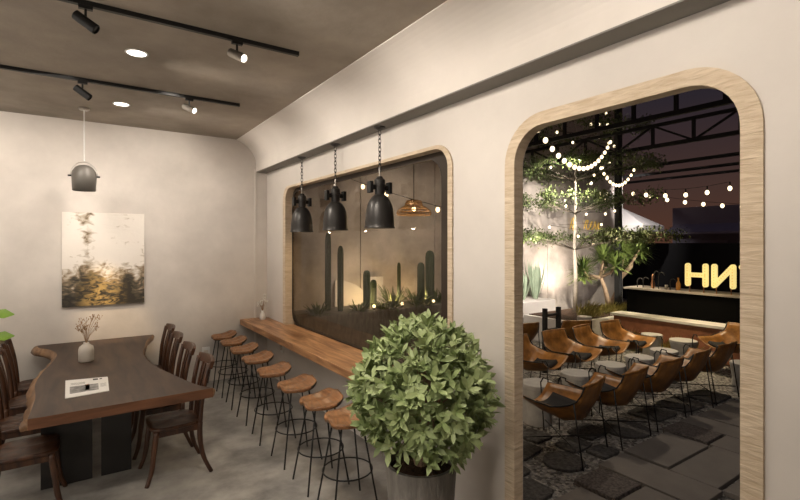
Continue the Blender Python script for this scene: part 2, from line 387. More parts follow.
def leaf(bm, base, d, up, L, w, fold=0.25, droop=0.15):
    d = Vector(d).normalized(); s = d.cross(Vector(up))
    s = s.normalized() if s.length > 1e-4 else Vector((1, 0, 0)); u = s.cross(d)
    base = Vector(base)
    mid = []; lf = []; rt = []
    for t, ww in ((0, 0.10), (0.32, 0.72), (0.68, 0.95), (1.0, 0.10)):
        c = base + d * L * t - u * droop * L * t * t
        mid.append(bm.verts.new(c)); lf.append(bm.verts.new(c + s * w * ww / 2 + u * fold * w * ww / 2)); rt.append(bm.verts.new(c - s * w * ww / 2 + u * fold * w * ww / 2))
    for i in range(3):
        bm.faces.new((mid[i], lf[i], lf[i + 1], mid[i + 1])); bm.faces.new((mid[i], mid[i + 1], rt[i + 1], rt[i]))

# ============================================================ THE ROOM
bm = NB(); box(bm, -3.6, W, -2.0, D, -0.12, 0.0)
obj('floor', bm, 'floor', kind='structure')
bm = NB(); box(bm, -3.6, W + 0.12, -2.0, D + 0.12, HC, HC + 0.12)
obj('ceiling', bm, 'ceiling', kind='structure')
bm = NB(); box(bm, -3.72, W + 0.12, D, D + 0.12, -0.12, HC)
obj('wall_back', bm, 'plaster', kind='structure')
bm = NB(); box(bm, -3.72, -3.6, -2.0, D, -0.12, HC)
obj('wall_left', bm, 'plaster', kind='structure')
bm = NB(); box(bm, -3.72, W + 0.12, -2.12, -2.0, -0.12, HC)
obj('wall_near', bm, 'plaster', kind='structure')

# right wall with the rounded window opening and the rounded doorway
DY0, DY1, DZ = 0.88, 2.20, 2.81        # inner doorway
WY0, WY1, WZ0, WZ1 = 2.90, 6.50, 0.88, 2.83
def wall_with_holes(outer, holes, xa, xb):
    bm = NB(); es = []
    for loop in [outer] + holes:
        vs = [bm.verts.new((xa, y, z)) for y, z in loop]
        for i in range(len(vs)): es.append(bm.edges.new((vs[i], vs[(i + 1) % len(vs)])))
    r = bmesh.ops.triangle_fill(bm, use_beauty=True, use_dissolve=False, edges=es)
    fs = [g for g in r['geom'] if isinstance(g, bmesh.types.BMFace)]
    r = bmesh.ops.extrude_face_region(bm, geom=fs)
    vs = [g for g in r['geom'] if isinstance(g, bmesh.types.BMVert)]
    bmesh.ops.translate(bm, verts=vs, vec=(xb - xa, 0, 0))
    return bm
hole_w = rrect(WY0 - 0.02, WY1 + 0.02, WZ0 - 0.085, WZ1 + 0.015, 0.20, bottom=False)
door_top = rrect(DY0 - 0.04, DY1 + 0.04, -0.12, DZ + 0.04, 0.27, bottom=False)
# the doorway reaches the ground: the outline runs around it
arch = door_top[:22]; arch = arch           # right-top arc then left-top arc
outer = [(-2.0, -0.12), (DY0 - 0.04, -0.12)] + [p for p in reversed(arch)] + [(DY1 + 0.04, -0.12), (D, -0.12), (D, HC), (-2.0, HC)]
outer = [(-2.0, -0.12), (DY0 - 0.04, -0.12)] + arch[::-1] + [(DY1 + 0.04, -0.12), (D, -0.12), (D, HC), (-2.0, HC)]
bm = wall_with_holes(outer, [hole_w], W, W + 0.12)
obj('wall_right', bm, 'plaster_right', kind='structure')

# cove with its dark soffit
prof = [(W, HC), (1.98, HC)]
for k in range(13):
    th = radians(22 + 68 * k / 12); x = (sin(th) - sin(radians(22))) / (1 - sin(radians(22))); z = cos(th) / cos(radians(22))
    prof.append((1.98 + 0.297 * x, 3.27 + 0.355 * z))
prof += [(2.277, 3.165), (W, 3.165)]
bm = NB(); prism(bm, prof, 'y', -2.0, D)
o = obj('trim_1', bm, 'plaster_right', kind='structure', label='curved plaster cove above the windows')
for p in o.data.polygons: p.use_smooth = False
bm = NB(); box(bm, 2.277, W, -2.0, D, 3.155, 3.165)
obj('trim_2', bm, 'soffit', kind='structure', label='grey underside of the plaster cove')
bm = NB(); box(bm, 2.245, 2.278, D - 0.012, D, 0, 3.2)
obj('trim_3', bm, 'plaster_right', kind='structure', label='slim pale vertical strip in the back corner')

# door frame
def U_frame(y0, y1, zt, wd_, r, xa, xb):
    bm = NB()
    outer_ = rrect(y0 - wd_, y1 + wd_, 0, zt + wd_ * 0.95, r + wd_, bottom=False)[:22]
    inner_ = rrect(y0, y1, 0, zt, r, bottom=False)[:22]
    O = [(y1 + wd_, 0)] + outer_ + [(y0 - wd_, 0)]
    I = [(y1, 0)] + inner_ + [(y0, 0)]
    f = lambda pts, x: [bm.verts.new((x, a, b)) for a, b in pts]
    Oa, Ob, Ia, Ib = f(O, xa), f(O, xb), f(I, xa), f(I, xb)
    for i in range(len(O) - 1):
        for q in ((Oa[i], Oa[i + 1], Ia[i + 1], Ia[i]), (Ob[i], Ib[i], Ib[i + 1], Ob[i + 1]), (Oa[i], Ob[i], Ob[i + 1], Oa[i + 1]), (Ia[i], Ia[i + 1], Ib[i + 1], Ib[i])): bm.faces.new(q)
    for i in (0, -1): bm.faces.new((Oa[i], Ia[i], Ib[i], Ob[i]))
    return bm
obj('door_1', U_frame(DY0, DY1, DZ, 0.086, 0.23, W - 0.015, W + 0.07), 'frame_stone', kind='structure', label='wide pale stone surround of the rounded doorway')
# window frame and pane
O = rrect(WY0 - 0.055, WY1 + 0.08, WZ0 - 0.0, WZ1 + 0.03, 0.24); I = rrect(WY0, WY1, WZ0, WZ1, 0.20)
def ring(O, I, xa, xb):
    bm = NB(); f = lambda pts, x: [bm.verts.new((x, a, b)) for a, b in pts]
    Oa, Ob, Ia, Ib = f(O, xa), f(O, xb), f(I, xa), f(I, xb); n = len(O)
    for i in range(n):
        j = (i + 1) % n
        for q in ((Oa[i], Oa[j], Ia[j], Ia[i]), (Ob[i], Ib[i], Ib[j], Ob[j]), (Oa[i], Ob[i], Ob[j], Oa[j]), (Ia[i], Ia[j], Ib[j], Ib[i])): bm.faces.new(q)
    return bm
def Uring_square(y0, y1, z0, zt, wl, wr, wt, r, xa, xb):
    bm = NB()
    outer_ = rrect(y0 - wl, y1 + wr, z0, zt + wt, r + 0.04, bottom=False)[:22]
    inner_ = rrect(y0, y1, z0, zt, r, bottom=False)[:22]
    Oo = [(y1 + wr, z0)] + outer_ + [(y0 - wl, z0)]; Ii = [(y1, z0)] + inner_ + [(y0, z0)]
    f = lambda pts, x: [bm.verts.new((x, a, b)) for a, b in pts]
    Oa, Ob, Ia, Ib = f(Oo, xa), f(Oo, xb), f(Ii, xa), f(Ii, xb)
    for i in range(len(Oo) - 1):
        for q in ((Oa[i], Oa[i + 1], Ia[i + 1], Ia[i]), (Ob[i], Ib[i], Ib[i + 1], Ob[i + 1]), (Oa[i], Ob[i], Ob[i + 1], Oa[i + 1]), (Ia[i], Ia[i + 1], Ib[i + 1], Ib[i])): bm.faces.new(q)
    for i in (0, -1): bm.faces.new((Oa[i], Ia[i], Ib[i], Ob[i]))
    return bm
wf = obj('window_1', Uring_square(WY0, WY1, WZ0, WZ1, 0.055, 0.10, 0.03, 0.17, W - 0.015, W + 0.12), 'frame_stone', kind='structure', label='pale stone surround of the wide rounded window')
M['bronze'] = mat('dark_bronze', (0.035, 0.024, 0.016), 0.5, 0.3)
bm = NB(); f = lambda pts, x: [bm.verts.new((x, a, b)) for a, b in pts]
Oo = rrect(WY0 - 0.001, WY1 + 0.001, WZ0, WZ1 + 0.001, 0.20); Ii = rrect(WY0 + 0.20, WY1 - 0.015, WZ0 + 0.02, WZ1 - 0.05, 0.19)
Oa, Ob, Ia, Ib = f(Oo, W + 0.085), f(Oo, W + 0.103), f(Ii, W + 0.085), f(Ii, W + 0.103)
for i in range(len(Oo)):
    j = (i + 1) % len(Oo)
    for q in ((Oa[i], Oa[j], Ia[j], Ia[i]), (Ob[i], Ib[i], Ib[j], Ob[j]), (Oa[i], Ob[i], Ob[j], Oa[j]), (Ia[i], Ia[j], Ib[j], Ib[i])): bm.faces.new(q)
obj('window_sash', bm, 'bronze', wf, label='dark bronze sash around the pane')
bm = NB(); box(bm, W + 0.105, W + 0.113, WY0 - 0.015, WY1 + 0.015, WZ0 - 0.08, WZ1 + 0.01)
obj('window_pane', bm, 'glass', wf, label='lightly tinted glass pane')

# ============================================================ COUNTER
bm = NB(); box(bm, 2.03, W + 0.10, WY0 + 0.01, WY1 - 0.01, 0.80, 0.88); 
ct = obj('bar_counter', bm, 'counter')
bm2 = NB(); prism(bm2, [(2.03, 2.86), (W - 0.001, 2.86), (W - 0.001, WY0 + 0.01), (W + 0.10, WY0 + 0.01), (W + 0.10, WY1 - 0.01), (W - 0.001, WY1 - 0.01), (W - 0.001, D - 0.002), (2.03, D - 0.002)], 'z', 0.80, 0.88)
bm2.to_mesh(ct.data); bm2.free()
bv = ct.modifiers.new('b', 'BEVEL'); bv.width = 0.004; bv.segments = 2
tag(ct, 'long reddish brown wooden counter fixed along the right wall under the window', 'counter')

# ============================================================ BAR STOOLS
def make_stool():
    t = thing('bar_stool', '', 'stool')
    # saddle seat
    bm = NB(); n = 28; rings = []
    def top(u, v):   # u across (x), v along (y)
        return 0.712 + 0.055 * max(0, u) ** 2 * 1.0 - 0.018 * (1 - min(1, abs(abs(v) - 0.45) / 0.45)) - 0.008 * (1 - u * u) + 0.010 * max(0, 1 - abs(v) * 3) * max(0, -u)
    def outline(k):
        a = 2 * pi * k / n; c, s = cos(a), sin(a)
        e = 0.62; x = abs(c) ** e * (1 if c > 0 else -1); y = abs(s) ** e * (1 if s > 0 else -1)
        w = 1.0 + 0.08 * x
        return x, y * w
    lv = [(0.80, -1), (0.97, -0.75), (1.0, -0.3), (0.985, 0)]
    for s_, h in lv:
        ring_ = []
        for k in range(n):
            x, y = outline(k); zt = top(x, y)
            ring_.append(bm.verts.new((x * 0.165 * s_, y * 0.19 * s_, zt + h * 0.042)))
        rings.append(ring_)
    for s_ in (0.85, 0.6, 0.35, 0.12):
        rings.append([bm.verts.new((outline(k)[0] * 0.165 * s_, outline(k)[1] * 0.19 * s_, top(outline(k)[0] * s_, outline(k)[1] * s_))) for k in range(n)])
    bm.faces.new(rings[0][::-1]); bm.faces.new(rings[-1])
    for i in range(len(rings) - 1):
        for k in range(n): bm.faces.new((rings[i][k], rings[i][(k + 1) % n], rings[i + 1][(k + 1) % n], rings[i + 1][k]))
    so = obj('seat', bm, 'seatwood', t, smooth=True); so.data.materials.append(M['rim_shade'])
    for p in so.data.polygons:   # shade painted onto the rim facing the wall and the underside
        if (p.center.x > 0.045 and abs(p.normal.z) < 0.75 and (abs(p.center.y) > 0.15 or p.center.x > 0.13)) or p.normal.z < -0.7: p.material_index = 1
    for sx_ in (-1, 1):
        for sy in (-1, 1):
            bm = NB(); tube(bm, [(sx_ * 0.085, sy * 0.085, 0.675), (sx_ * 0.185, sy * 0.17, 0.0)], 0.0075, 8)
            obj('leg', bm, 'black', t, smooth=True)
    bm = NB(); torus(bm, (0, 0, 0.295), 0.192, 0.006, 36, 6); obj('foot_ring', bm, 'black', t, smooth=True)
    bm = NB(); box(bm, -0.10, 0.10, -0.10, 0.10, 0.655, 0.672); obj('seat_plate', bm, 'black', t)
    return t
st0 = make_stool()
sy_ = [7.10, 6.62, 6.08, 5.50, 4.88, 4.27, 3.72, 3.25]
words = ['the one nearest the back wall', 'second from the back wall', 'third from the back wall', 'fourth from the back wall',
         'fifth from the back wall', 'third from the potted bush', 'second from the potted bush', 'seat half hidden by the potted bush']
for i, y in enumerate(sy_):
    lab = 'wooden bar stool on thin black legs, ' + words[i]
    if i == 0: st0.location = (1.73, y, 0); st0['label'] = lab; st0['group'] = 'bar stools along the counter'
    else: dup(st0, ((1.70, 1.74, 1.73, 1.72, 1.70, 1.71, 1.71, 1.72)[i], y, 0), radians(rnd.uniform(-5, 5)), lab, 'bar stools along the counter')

# ============================================================ DINING TABLE
TZ, TB = 0.79, 0.71
tb = thing('dining_table', 'long dark walnut slab table with live edges on black panel legs', 'table', (0.2, 5.8, 0))
def cr_spline(P, n=6, closed=False):
    out = []; N = len(P)
    for i in range(N - 1):
        p0 = P[max(i - 1, 0)]; p1 = P[i]; p2 = P[i + 1]; p3 = P[min(i + 2, N - 1)]
        for k in range(n):
            t = k / n
            out.append(tuple(0.5 * (2 * p1[j] + (p2[j] - p0[j]) * t + (2 * p0[j] - 5 * p1[j] + 4 * p2[j] - p3[j]) * t * t + (3 * p1[j] - p0[j] - 3 * p2[j] + p3[j]) * t ** 3) for j in range(len(p1))))
    out.append(P[-1]); return out
Rt = cr_spline([(0.955, 4.29), (0.85, 4.50), (0.76, 4.85), (0.66, 5.30), (0.60, 5.75), (0.60, 6.15), (0.66, 6.55), (0.71, 6.85), (0.83, 7.26)], 5)
Lt = cr_spline([(-0.43, 7.28), (-0.41, 7.10), (-0.30, 6.92), (-0.22, 6.62), (-0.23, 6.25), (-0.30, 5.75), (-0.33, 5.30), (-0.30, 4.80), (-0.31, 4.27)], 5)
Lb = cr_spline([(-0.50, 7.28), (-0.45, 7.06), (-0.34, 6.87), (-0.265, 6.58), (-0.28, 6.20), (-0.355, 5.73), (-0.385, 5.28), (-0.35, 4.80), (-0.35, 4.26)], 5)
top_poly = Rt + Lt
bm = NB()
tv = [bm.verts.new((x - 0.2, y - 5.8, TZ)) for x, y in top_poly]; bv_ = [bm.verts.new((x - 0.2, y - 5.8, TB)) for x, y in top_poly]
bm.faces.new(tv); bm.faces.new(bv_[::-1])
n = len(top_poly)
for i in range(n): bm.faces.new((tv[i], bv_[i], bv_[(i + 1) % n], tv[(i + 1) % n]))
bm.faces.ensure_lookup_table()
o = obj('tabletop', bm, 'walnut', tb)
o.data.materials.append(M['walnut_edge'])
for p in o.data.polygons:
    if abs(p.normal.z) < 0.5: p.material_index = 1
# sapwood live edge on the left, knobbly
bm = NB(); rows = []
for i, ((xt, yt), (xb, yb)) in enumerate(zip(Lt, Lb)):
    j = 0.012 * sin(i * 1.9) + 0.008 * sin(i * 4.3); row = []
    for t_ in (0, 0.35, 0.75, 1.0):
        row.append(bm.verts.new((xt * (1 - t_) + xb * t_ - 0.2 - j * sin(pi * t_) - 0.012 * sin(pi * t_), yt * (1 - t_) + yb * t_ - 5.8, TZ + 0.001 - (TZ - TB) * t_ ** 1.6)))
    row.append(bm.verts.new((xt - 0.2, yt - 5.8, TB + 0.001)))
    rows.append(row)
for i in range(len(rows) - 1):
    for k in range(4): bm.faces.new((rows[i][k], rows[i][k + 1], rows[i + 1][k + 1], rows[i + 1][k]))
bm.faces.new(rows[0]); bm.faces.new(rows[-1][::-1])
obj('live_edge', bm, 'sapwood', tb, smooth=True, label='pale knobbly live edge on the left side')
bm = NB(); rows = []
for i, (x, y) in enumerate(Rt):
    j = 0.006 * sin(i * 2.3)
    rows.append([bm.verts.new((x + dx + j * (dx > 0) - 0.2, y - 5.8, z)) for dx, z in ((0, TZ + 0.001), (0.022, TZ - 0.02), (0.012, TB + 0.02), (0, TB))])
for i in range(len(rows) - 1):
    for k in range(3): bm.faces.new((rows[i][k], rows[i][k + 1], rows[i + 1][k + 1], rows[i + 1][k]))
bm.faces.new(rows[0]); bm.faces.new(rows[-1][::-1])
obj('live_edge', bm, 'sapwood', tb, smooth=True, label='thin pale live edge on the right side')
for (xa, xb, ya) in ((-0.27, 0.09, 4.895), (0.155, 0.385, 4.895), (-0.22, 0.09, 6.70), (0.155, 0.42, 6.70)):
    bm = NB(); box(bm, xa - 0.2, xb - 0.2, ya - 5.8, ya + 0.05 - 5.8, 0, TB); obj('leg', bm, 'panel_black', tb, label='black panel leg')

# magazine
from math import atan2
mg = thing('magazine', 'open white magazine with a grey photograph lying on the dining table', 'magazine', (0.055, 4.97, TZ), 0)
mc = [(-0.11, 5.26), (0.215, 5.19), (0.205, 4.70), (-0.10, 4.66)]
mc = [(x - 0.055, y - 4.97) for x, y in mc]
bm = NB(); prism(bm, mc, 'z', 0.0005, 0.006); obj('pages', bm, 'paper', mg)
def mq(u, v):
    a = Vector(mc[0]).lerp(Vector(mc[1]), u); b = Vector(mc[3]).lerp(Vector(mc[2]), u); return tuple(a.lerp(b, v))
def mrect(name, u0, u1, v0, v1, m):
    bm = NB(); prism(bm, [mq(u0, v0), mq(u1, v0), mq(u1, v1), mq(u0, v1)], 'z', 0.006, 0.0068); obj(name, bm, m, mg)
mrect('photograph', 0.10, 0.76, 0.42, 0.82, 'photo_grey'); mrect('photograph', 0.45, 0.55, 0.40, 0.75, 'photo_warm')
mrect('headline', 0.64, 0.76, 0.06, 0.16, 'ink'); mrect('headline', 0.80, 0.86, 0.07, 0.14, 'ink')
bm = NB()
for v in (0.22, 0.27, 0.32):
    prism(bm, [mq(0.12, v), mq(0.45, v), mq(0.45, v + 0.015), mq(0.12, v + 0.015)], 'z', 0.006, 0.0066)
for v in (0.45, 0.5, 0.55, 0.6, 0.65):
    prism(bm, [mq(0.80, v), mq(0.95, v), mq(0.95, v + 0.012), mq(0.80, v + 0.012)], 'z', 0.006, 0.0066)
obj('text_lines', bm, 'photo_grey', mg)

# vase with dried flowers
vs = thing('vase', 'small white bottle vase with dried flowers on the dining table', 'vase', (0.055, 6.03, TZ))
bm = NB(); lathe(bm, [(0.062, 0), (0.070, 0.008), (0.071, 0.12), (0.064, 0.155), (0.035, 0.178), (0.026, 0.185), (0.026, 0.20), (0.021, 0.20), (0.020, 0.15)], n=28)
obj('vessel', bm, 'white', vs, smooth=True)
bm = NB(); bm3 = NB()
for k in range(16):
    a = rnd.uniform(0, 2 * pi); h = rnd.uniform(0.13, 0.27); r = rnd.uniform(0.02, 0.10)
    top_ = Vector((0.03 + r * cos(a) * 1.2, r * sin(a) * 0.6, 0.20 + h)); tube(bm, [(0, 0, 0.18), (top_.x * 0.35, top_.y * 0.35, 0.20 + h * 0.5), top_], 0.0016, 4)
    for q in range(5):
        d = Vector((rnd.uniform(-1, 1), rnd.uniform(-1, 1), rnd.uniform(0, 1))).normalized(); tube(bm, [top_ - Vector((0, 0, 0.03)), top_ + d * 0.028], 0.0012, 4)
        sphere(bm3, top_ + d * 0.03, 0.005, 6, 4)
obj('stems', bm, 'dry', vs); obj('flower_heads', bm3, 'dry', vs, kind='stuff')

# vase on the counter
cv = thing('vase', 'small glass vase with white blossom at the far end of the counter', 'vase', (2.30, 7.10, 0.88))
bm = NB(); lathe(bm, [(0.035, 0), (0.045, 0.03), (0.035, 0.09), (0.018, 0.12), (0.022, 0.14)], n=18); obj('vessel', bm, 'plastic', cv, smooth=True)
bm = NB(); bm3 = NB()
for k in range(12):
    a = rnd.uniform(0, 2 * pi); h = rnd.uniform(0.10, 0.26); r = rnd.uniform(0.01, 0.10)
    p = Vector((r * cos(a) - 0.02, r * sin(a), 0.14 + h)); tube(bm, [(0, 0, 0.12), (p.x * 0.4, p.y * 0.4, 0.14 + h * 0.5), p], 0.0018, 4)
    for q in range(3): sphere(bm3, p + Vector((rnd.uniform(-1, 1), rnd.uniform(-1, 1), rnd.uniform(-1, 0.5))) * 0.022, 0.013, 6, 4)
obj('stems', bm, 'dry', cv); obj('blossom', bm3, 'flower', cv)

# ============================================================ DINING CHAIRS  (local front = +Y)
def make_chair():
    t = thing('dining_chair', '', 'chair')
    bm = NB(); n = 32; rings = []
    def ol(k):
        a = 2 * pi * k / n; c, s = cos(a), sin(a); e = 0.5
        x = abs(c) ** e * (1 if c > 0 else -1); y = abs(s) ** e * (1 if s > 0 else -1)
        return x * (0.215 + 0.015 * y), y * 0.215
    def tz(x, y): return 0.468 - 0.014 * (1 - min(1, (abs(x) - 0.10) ** 2 / 0.01)) * (1 if y < 0.12 else max(0, (0.215 - y) / 0.095))
    for s_, dz in ((0.93, -0.034), (1.0, -0.024), (1.0, -0.006), (0.975, 0)):
        rings.append([bm.verts.new((ol(k)[0] * s_, ol(k)[1] * s_, tz(*ol(k)) + dz)) for k in range(n)])
    for s_ in (0.8, 0.6, 0.4, 0.2, 0.06):
        rings.append([bm.verts.new((ol(k)[0] * s_, ol(k)[1] * s_, tz(ol(k)[0] * s_, ol(k)[1] * s_))) for k in range(n)])
    bm.faces.new(rings[0][::-1]); bm.faces.new(rings[-1])
    for i in range(len(rings) - 1):
        for k in range(n): bm.faces.new((rings[i][k], rings[i][(k + 1) % n], rings[i + 1][(k + 1) % n], rings[i + 1][k]))
    obj('seat', bm, 'chairwood', t, smooth=True)
    for s_ in (-1, 1):
        bm = NB(); tube(bm, cr_spline([(s_ * 0.185, 0.165, 0.44), (s_ * 0.185, 0.185, 0.28), (s_ * 0.195, 0.205, 0.12), (s_ * 0.212, 0.245, 0.0)], 4), [0.024] * 5 + [0.021] * 4 + [0.018] * 4, 8)
        obj('leg', bm, 'chairwood', t, smooth=True)
        bm = NB(); tube(bm, cr_spline([(s_ * 0.225, -0.27, 0.0), (s_ * 0.198, -0.21, 0.14), (s_ * 0.183, -0.183, 0.30), (s_ * 0.18, -0.183, 0.45)], 4), [0.018] * 4 + [0.021] * 4 + [0.024] * 5, 8)
        obj('leg', bm, 'chairwood', t, smooth=True)
        bm = NB(); tube(bm, cr_spline([(s_ * 0.18, -0.183, 0.44), (s_ * 0.183, -0.195, 0.60), (s_ * 0.19, -0.22, 0.78), (s_ * 0.198, -0.262, 0.96)], 4), [0.021] * 13, 8)
        obj('back_post', bm, 'chairwood', t, smooth=True)
    bm = NB()
    def cr(u, v):
        a = (u - 0.5) * 2; th = 0.011
        x = a * 0.222; y = -0.255 - 0.035 * (1 - a * a); return x, y
    for i in range(12):
        a0, a1 = i / 12, (i + 1) / 12
        for (a, b) in ((a0, a1),):
            x0, y0 = cr(a, 0); x1, y1 = cr(b, 0)
            v = [bm.verts.new(p) for p in ((x0, y0 + 0.014, 0.915), (x0, y0 - 0.024, 0.915), (x0, y0 - 0.045, 0.995 - 0.012 * (2 * a - 1) ** 2), (x0, y0 - 0.010, 1.0 - 0.012 * (2 * a - 1) ** 2),
                                           (x1, y1 + 0.014, 0.915), (x1, y1 - 0.024, 0.915), (x1, y1 - 0.045, 0.995 - 0.012 * (2 * b - 1) ** 2), (x1, y1 - 0.010, 1.0 - 0.012 * (2 * b - 1) ** 2))]
            for q in ((0, 1, 5, 4), (1, 2, 6, 5), (2, 3, 7, 6), (3, 0, 4, 7)): bm.faces.new([v[j] for j in q])
            if i == 0: bm.faces.new(v[0:4])
            if i == 11: bm.faces.new(v[4:8])
    bmesh.ops.remove_doubles(bm, verts=bm.verts[:], dist=0.0005)
    obj('top_rail', bm, 'chairwood', t, bevel=0.006)
    for x in (-0.075, 0.0, 0.075):
        bm = NB(); P = cr_spline([(x * 0.75, -0.190, 0.45), (x * 0.85, -0.205, 0.60), (x, -0.234, 0.77), (x * 1.1, -0.276, 0.93)], 4)
        for i in range(len(P) - 1): obox(bm, P[i], P[i + 1], 0.034, 0.012, (0, 1, 0.3))
        obj('back_slat', bm, 'chairwood', t)
    bm = NB(); box(bm, -0.17, 0.17, 0.15, 0.17, 0.385, 0.44); box(bm, -0.17, 0.17, -0.19, -0.17, 0.385, 0.44)
    box(bm, -0.185, -0.168, -0.18, 0.16, 0.385, 0.44); box(bm, 0.168, 0.185, -0.18, 0.16, 0.385, 0.44); obj('seat_apron', bm, 'chairwood', t)
    return t
ch0 = make_chair()
rl = ['first from the back wall', 'second from the back wall', 'third from the back wall', 'nearest the viewer, its legs in full view']
ry = [6.66, 6.02, 5.31, 4.66]
for i, y in enumerate(ry):
    lab = 'dark wooden dining chair right of the table, ' + rl[i]
    if i == 0: ch0.location = (0.68, y, 0); ch0.rotation_euler = (0, 0, pi / 2); ch0['label'] = lab; ch0['group'] = 'dining chairs around the slab table'
    else: dup(ch0, (0.665 if i < 3 else 0.70, y, 0), pi / 2 + radians(rnd.uniform(-2, 2)), lab)
ll = ['first from the back wall', 'second from the back wall', 'third from the back wall', 'nearest the viewer, cut by the picture edge']
for i, y in enumerate([6.72, 6.05, 5.36, 4.65]):
    dup(ch0, (-0.40 if i < 3 else -0.345, y, 0), -pi / 2 + radians([2, -2, 1, 0][i]), 'dark wooden dining chair left of the table, ' + ll[i])

# ============================================================ PAINTING, OUTLETS
pt = thing('painting', 'unframed abstract canvas in white, black and ochre on the back wall', 'painting', (0.27, D - 0.002, 1.84))
bm = NB(); box(bm, -0.46, 0.46, -0.035, -0.004, -0.605, 0.605); obj('canvas', bm, 'painting', pt, bevel=0.003)
bm = NB(); box(bm, -0.42, 0.42, -0.006, 0.0, -0.56, 0.56); obj('stretcher', bm, 'walnut', pt)
ol_ = thing('wall_outlet', 'white socket plate low on the back wall behind the chairs', 'outlet', (1.535, D, 0.44))
bm = NB(); box(bm, -0.055, 0.055, -0.012, 0, -0.075, 0.075); obj('plate', bm, 'plastic', ol_, bevel=0.003)
bm = NB(); box(bm, -0.03, 0.03, -0.015, -0.012, -0.03, 0.03); obj('socket', bm, 'white', ol_)
o2 = thing('wall_outlet', 'white socket on the right wall under the counter', 'outlet', (W, 6.65, 0.52))
bm = NB(); box(bm, -0.012, 0, -0.045, 0.045, -0.07, 0.07); obj('plate', bm, 'plastic', o2, bevel=0.003)
bm = NB(); box(bm, -0.04, -0.012, -0.02, 0.02, -0.03, 0.03); obj('plug', bm, 'white', o2, bevel=0.004)

# ============================================================ CEILING FITTINGS
def track(y, x0, x1, lab):
    t = thing('light_track', lab, 'track light rail', ((x0 + x1) / 2, y, HC))
    bm = NB(); h = (x1 - x0) / 2; box(bm, -h, h, -0.017, 0.017, -0.032, 0); obj('rail', bm, 'black', t)
    bm = NB(); box(bm, -h - 0.008, -h, -0.019, 0.019, -0.034, 0); box(bm, h, h + 0.008, -0.019, 0.019, -0.034, 0); obj('end_cap', bm, 'black', t)
track(3.70, -0.7, 1.49, 'black ceiling track nearest the viewer')
track(5.45, -2.2, 1.49, 'black ceiling track farther from the viewer')
def spothead(x, y, d, lab, m, lens):
    t = thing('track_spotlight', lab, 'spotlight', (x, y, HC - 0.032), 0, 'track spotlights')
    bm = NB(); box(bm, -0.04, 0.04, -0.016, 0.016, -0.022, 0); tube(bm, [(0, 0, -0.02), (0, 0, -0.085)], 0.008, 8); obj('bracket', bm, 'black', t)
    d = Vector(d).normalized(); c = Vector((0, 0, -0.105)); q = d.to_track_quat('Z', 'Y').to_matrix()
    bm = NB(); lathe(bm, [(0.026, -0.075), (0.033, -0.070), (0.034, 0.075), (0.030, 0.078), (0.028, 0.066)], c, 20, q, True); obj('lamp_body', bm, m, t, smooth=False)
    bm = NB(); lathe(bm, [(0.027, 0.0665), (0.0, 0.0685)], c, 20, q, False)
    obj('lens', bm, 'lens' if lens else 'ink', t)
    if lens: spot('track_lamp', Vector((x, y, HC - 0.137)) + d * 0.11, Vector((x, y, HC - 0.137)) + d * 3, 14, 60, 0.8, 0.03)
spothead(0.03, 3.70, (0.8, -0.28, -0.6), 'black spotlight on the left of the nearer ceiling track', 'black', False)
spothead(1.00, 3.70, (0.42, -0.62, -0.38), 'spotlight with lit lens on the right of the nearer ceiling track', 'steel', True)  # pale steel body paints in the light falling on a black fitting
spothead(0.02, 5.45, (0.8, -0.15, -0.6), 'black spotlight on the left of the farther ceiling track', 'black', False)
spothead(0.97, 5.45, (0.50, -0.60, -0.35), 'spotlight with lit lens on the right of the farther ceiling track', 'steel', True)  # same black fitting, its lit look put into the body colour
dl = ['recessed ceiling downlight between the two black tracks', 'recessed ceiling downlight behind the farther black track', 'recessed ceiling downlight at the top edge of the picture']
for i, (x, y) in enumerate(DOWN[:3]):
    t = thing('ceiling_downlight', dl[i], 'downlight', (x, y, HC), 0, 'ceiling downlights')
    bm = NB(); lathe(bm, [(0.088, 0.0), (0.088, -0.005), (0.074, -0.006), (0.070, -0.001)], n=28, cap=False); obj('ring', bm, 'plastic', t)
    bm = NB(); lathe(bm, [(0.072, -0.003), (0.0, -0.004)], n=28, cap=False); obj('diffuser', bm, 'lens', t)

# grey dome pendant above the dining table
pn = thing('pendant_lamp', 'small grey dome pendant hanging over the dining table', 'lamp', (0.04, 6.64, HC))
bm = NB(); lathe(bm, [(0.055, 0), (0.055, -0.018), (0.045, -0.028), (0.0, -0.028)], n=24); obj('canopy', bm, 'steel', pn, smooth=True)
bm = NB(); tube(bm, [(0, 0, -0.025), (0, 0, -0.62)], 0.007, 8); obj('cord', bm, 'plastic', pn)
bm = NB(); lathe(bm, [(0.0, -0.665), (0.05, -0.675), (0.09, -0.70), (0.117, -0.745), (0.125, -0.80), (0.117, -0.97), (0.112, -0.97), (0.118, -0.80), (0.09, -0.72), (0.0, -0.69)], n=32, cap=False)
obj('lamp_shade', bm, 'grey_lamp', pn, smooth=True)
bm = NB(); tube(bm, [(0.133 * cos(a), 0, -0.80 + 0.165 * sin(a)) for a in [pi * k / 16 for k in range(17)]], 0.006, 6); obj('handle', bm, 'steel', pn, smooth=True)
for s_ in (-1, 1):
    bm = NB(); tube(bm, [(s_ * 0.118, 0, -0.80), (s_ * 0.158, 0, -0.80)], 0.010, 8); obj('knob', bm, 'black', pn)
bm = NB(); sphere(bm, (0, 0, -0.90), 0.035); obj('bulb', bm, 'lens', pn, smooth=True)
spot('pendant_lamp_light', (0.04, 6.64, HC - 0.95), (0.36, 7.32, 0.98), 130, 34, 1.0, 0.03, (1.0, 0.72, 0.42))

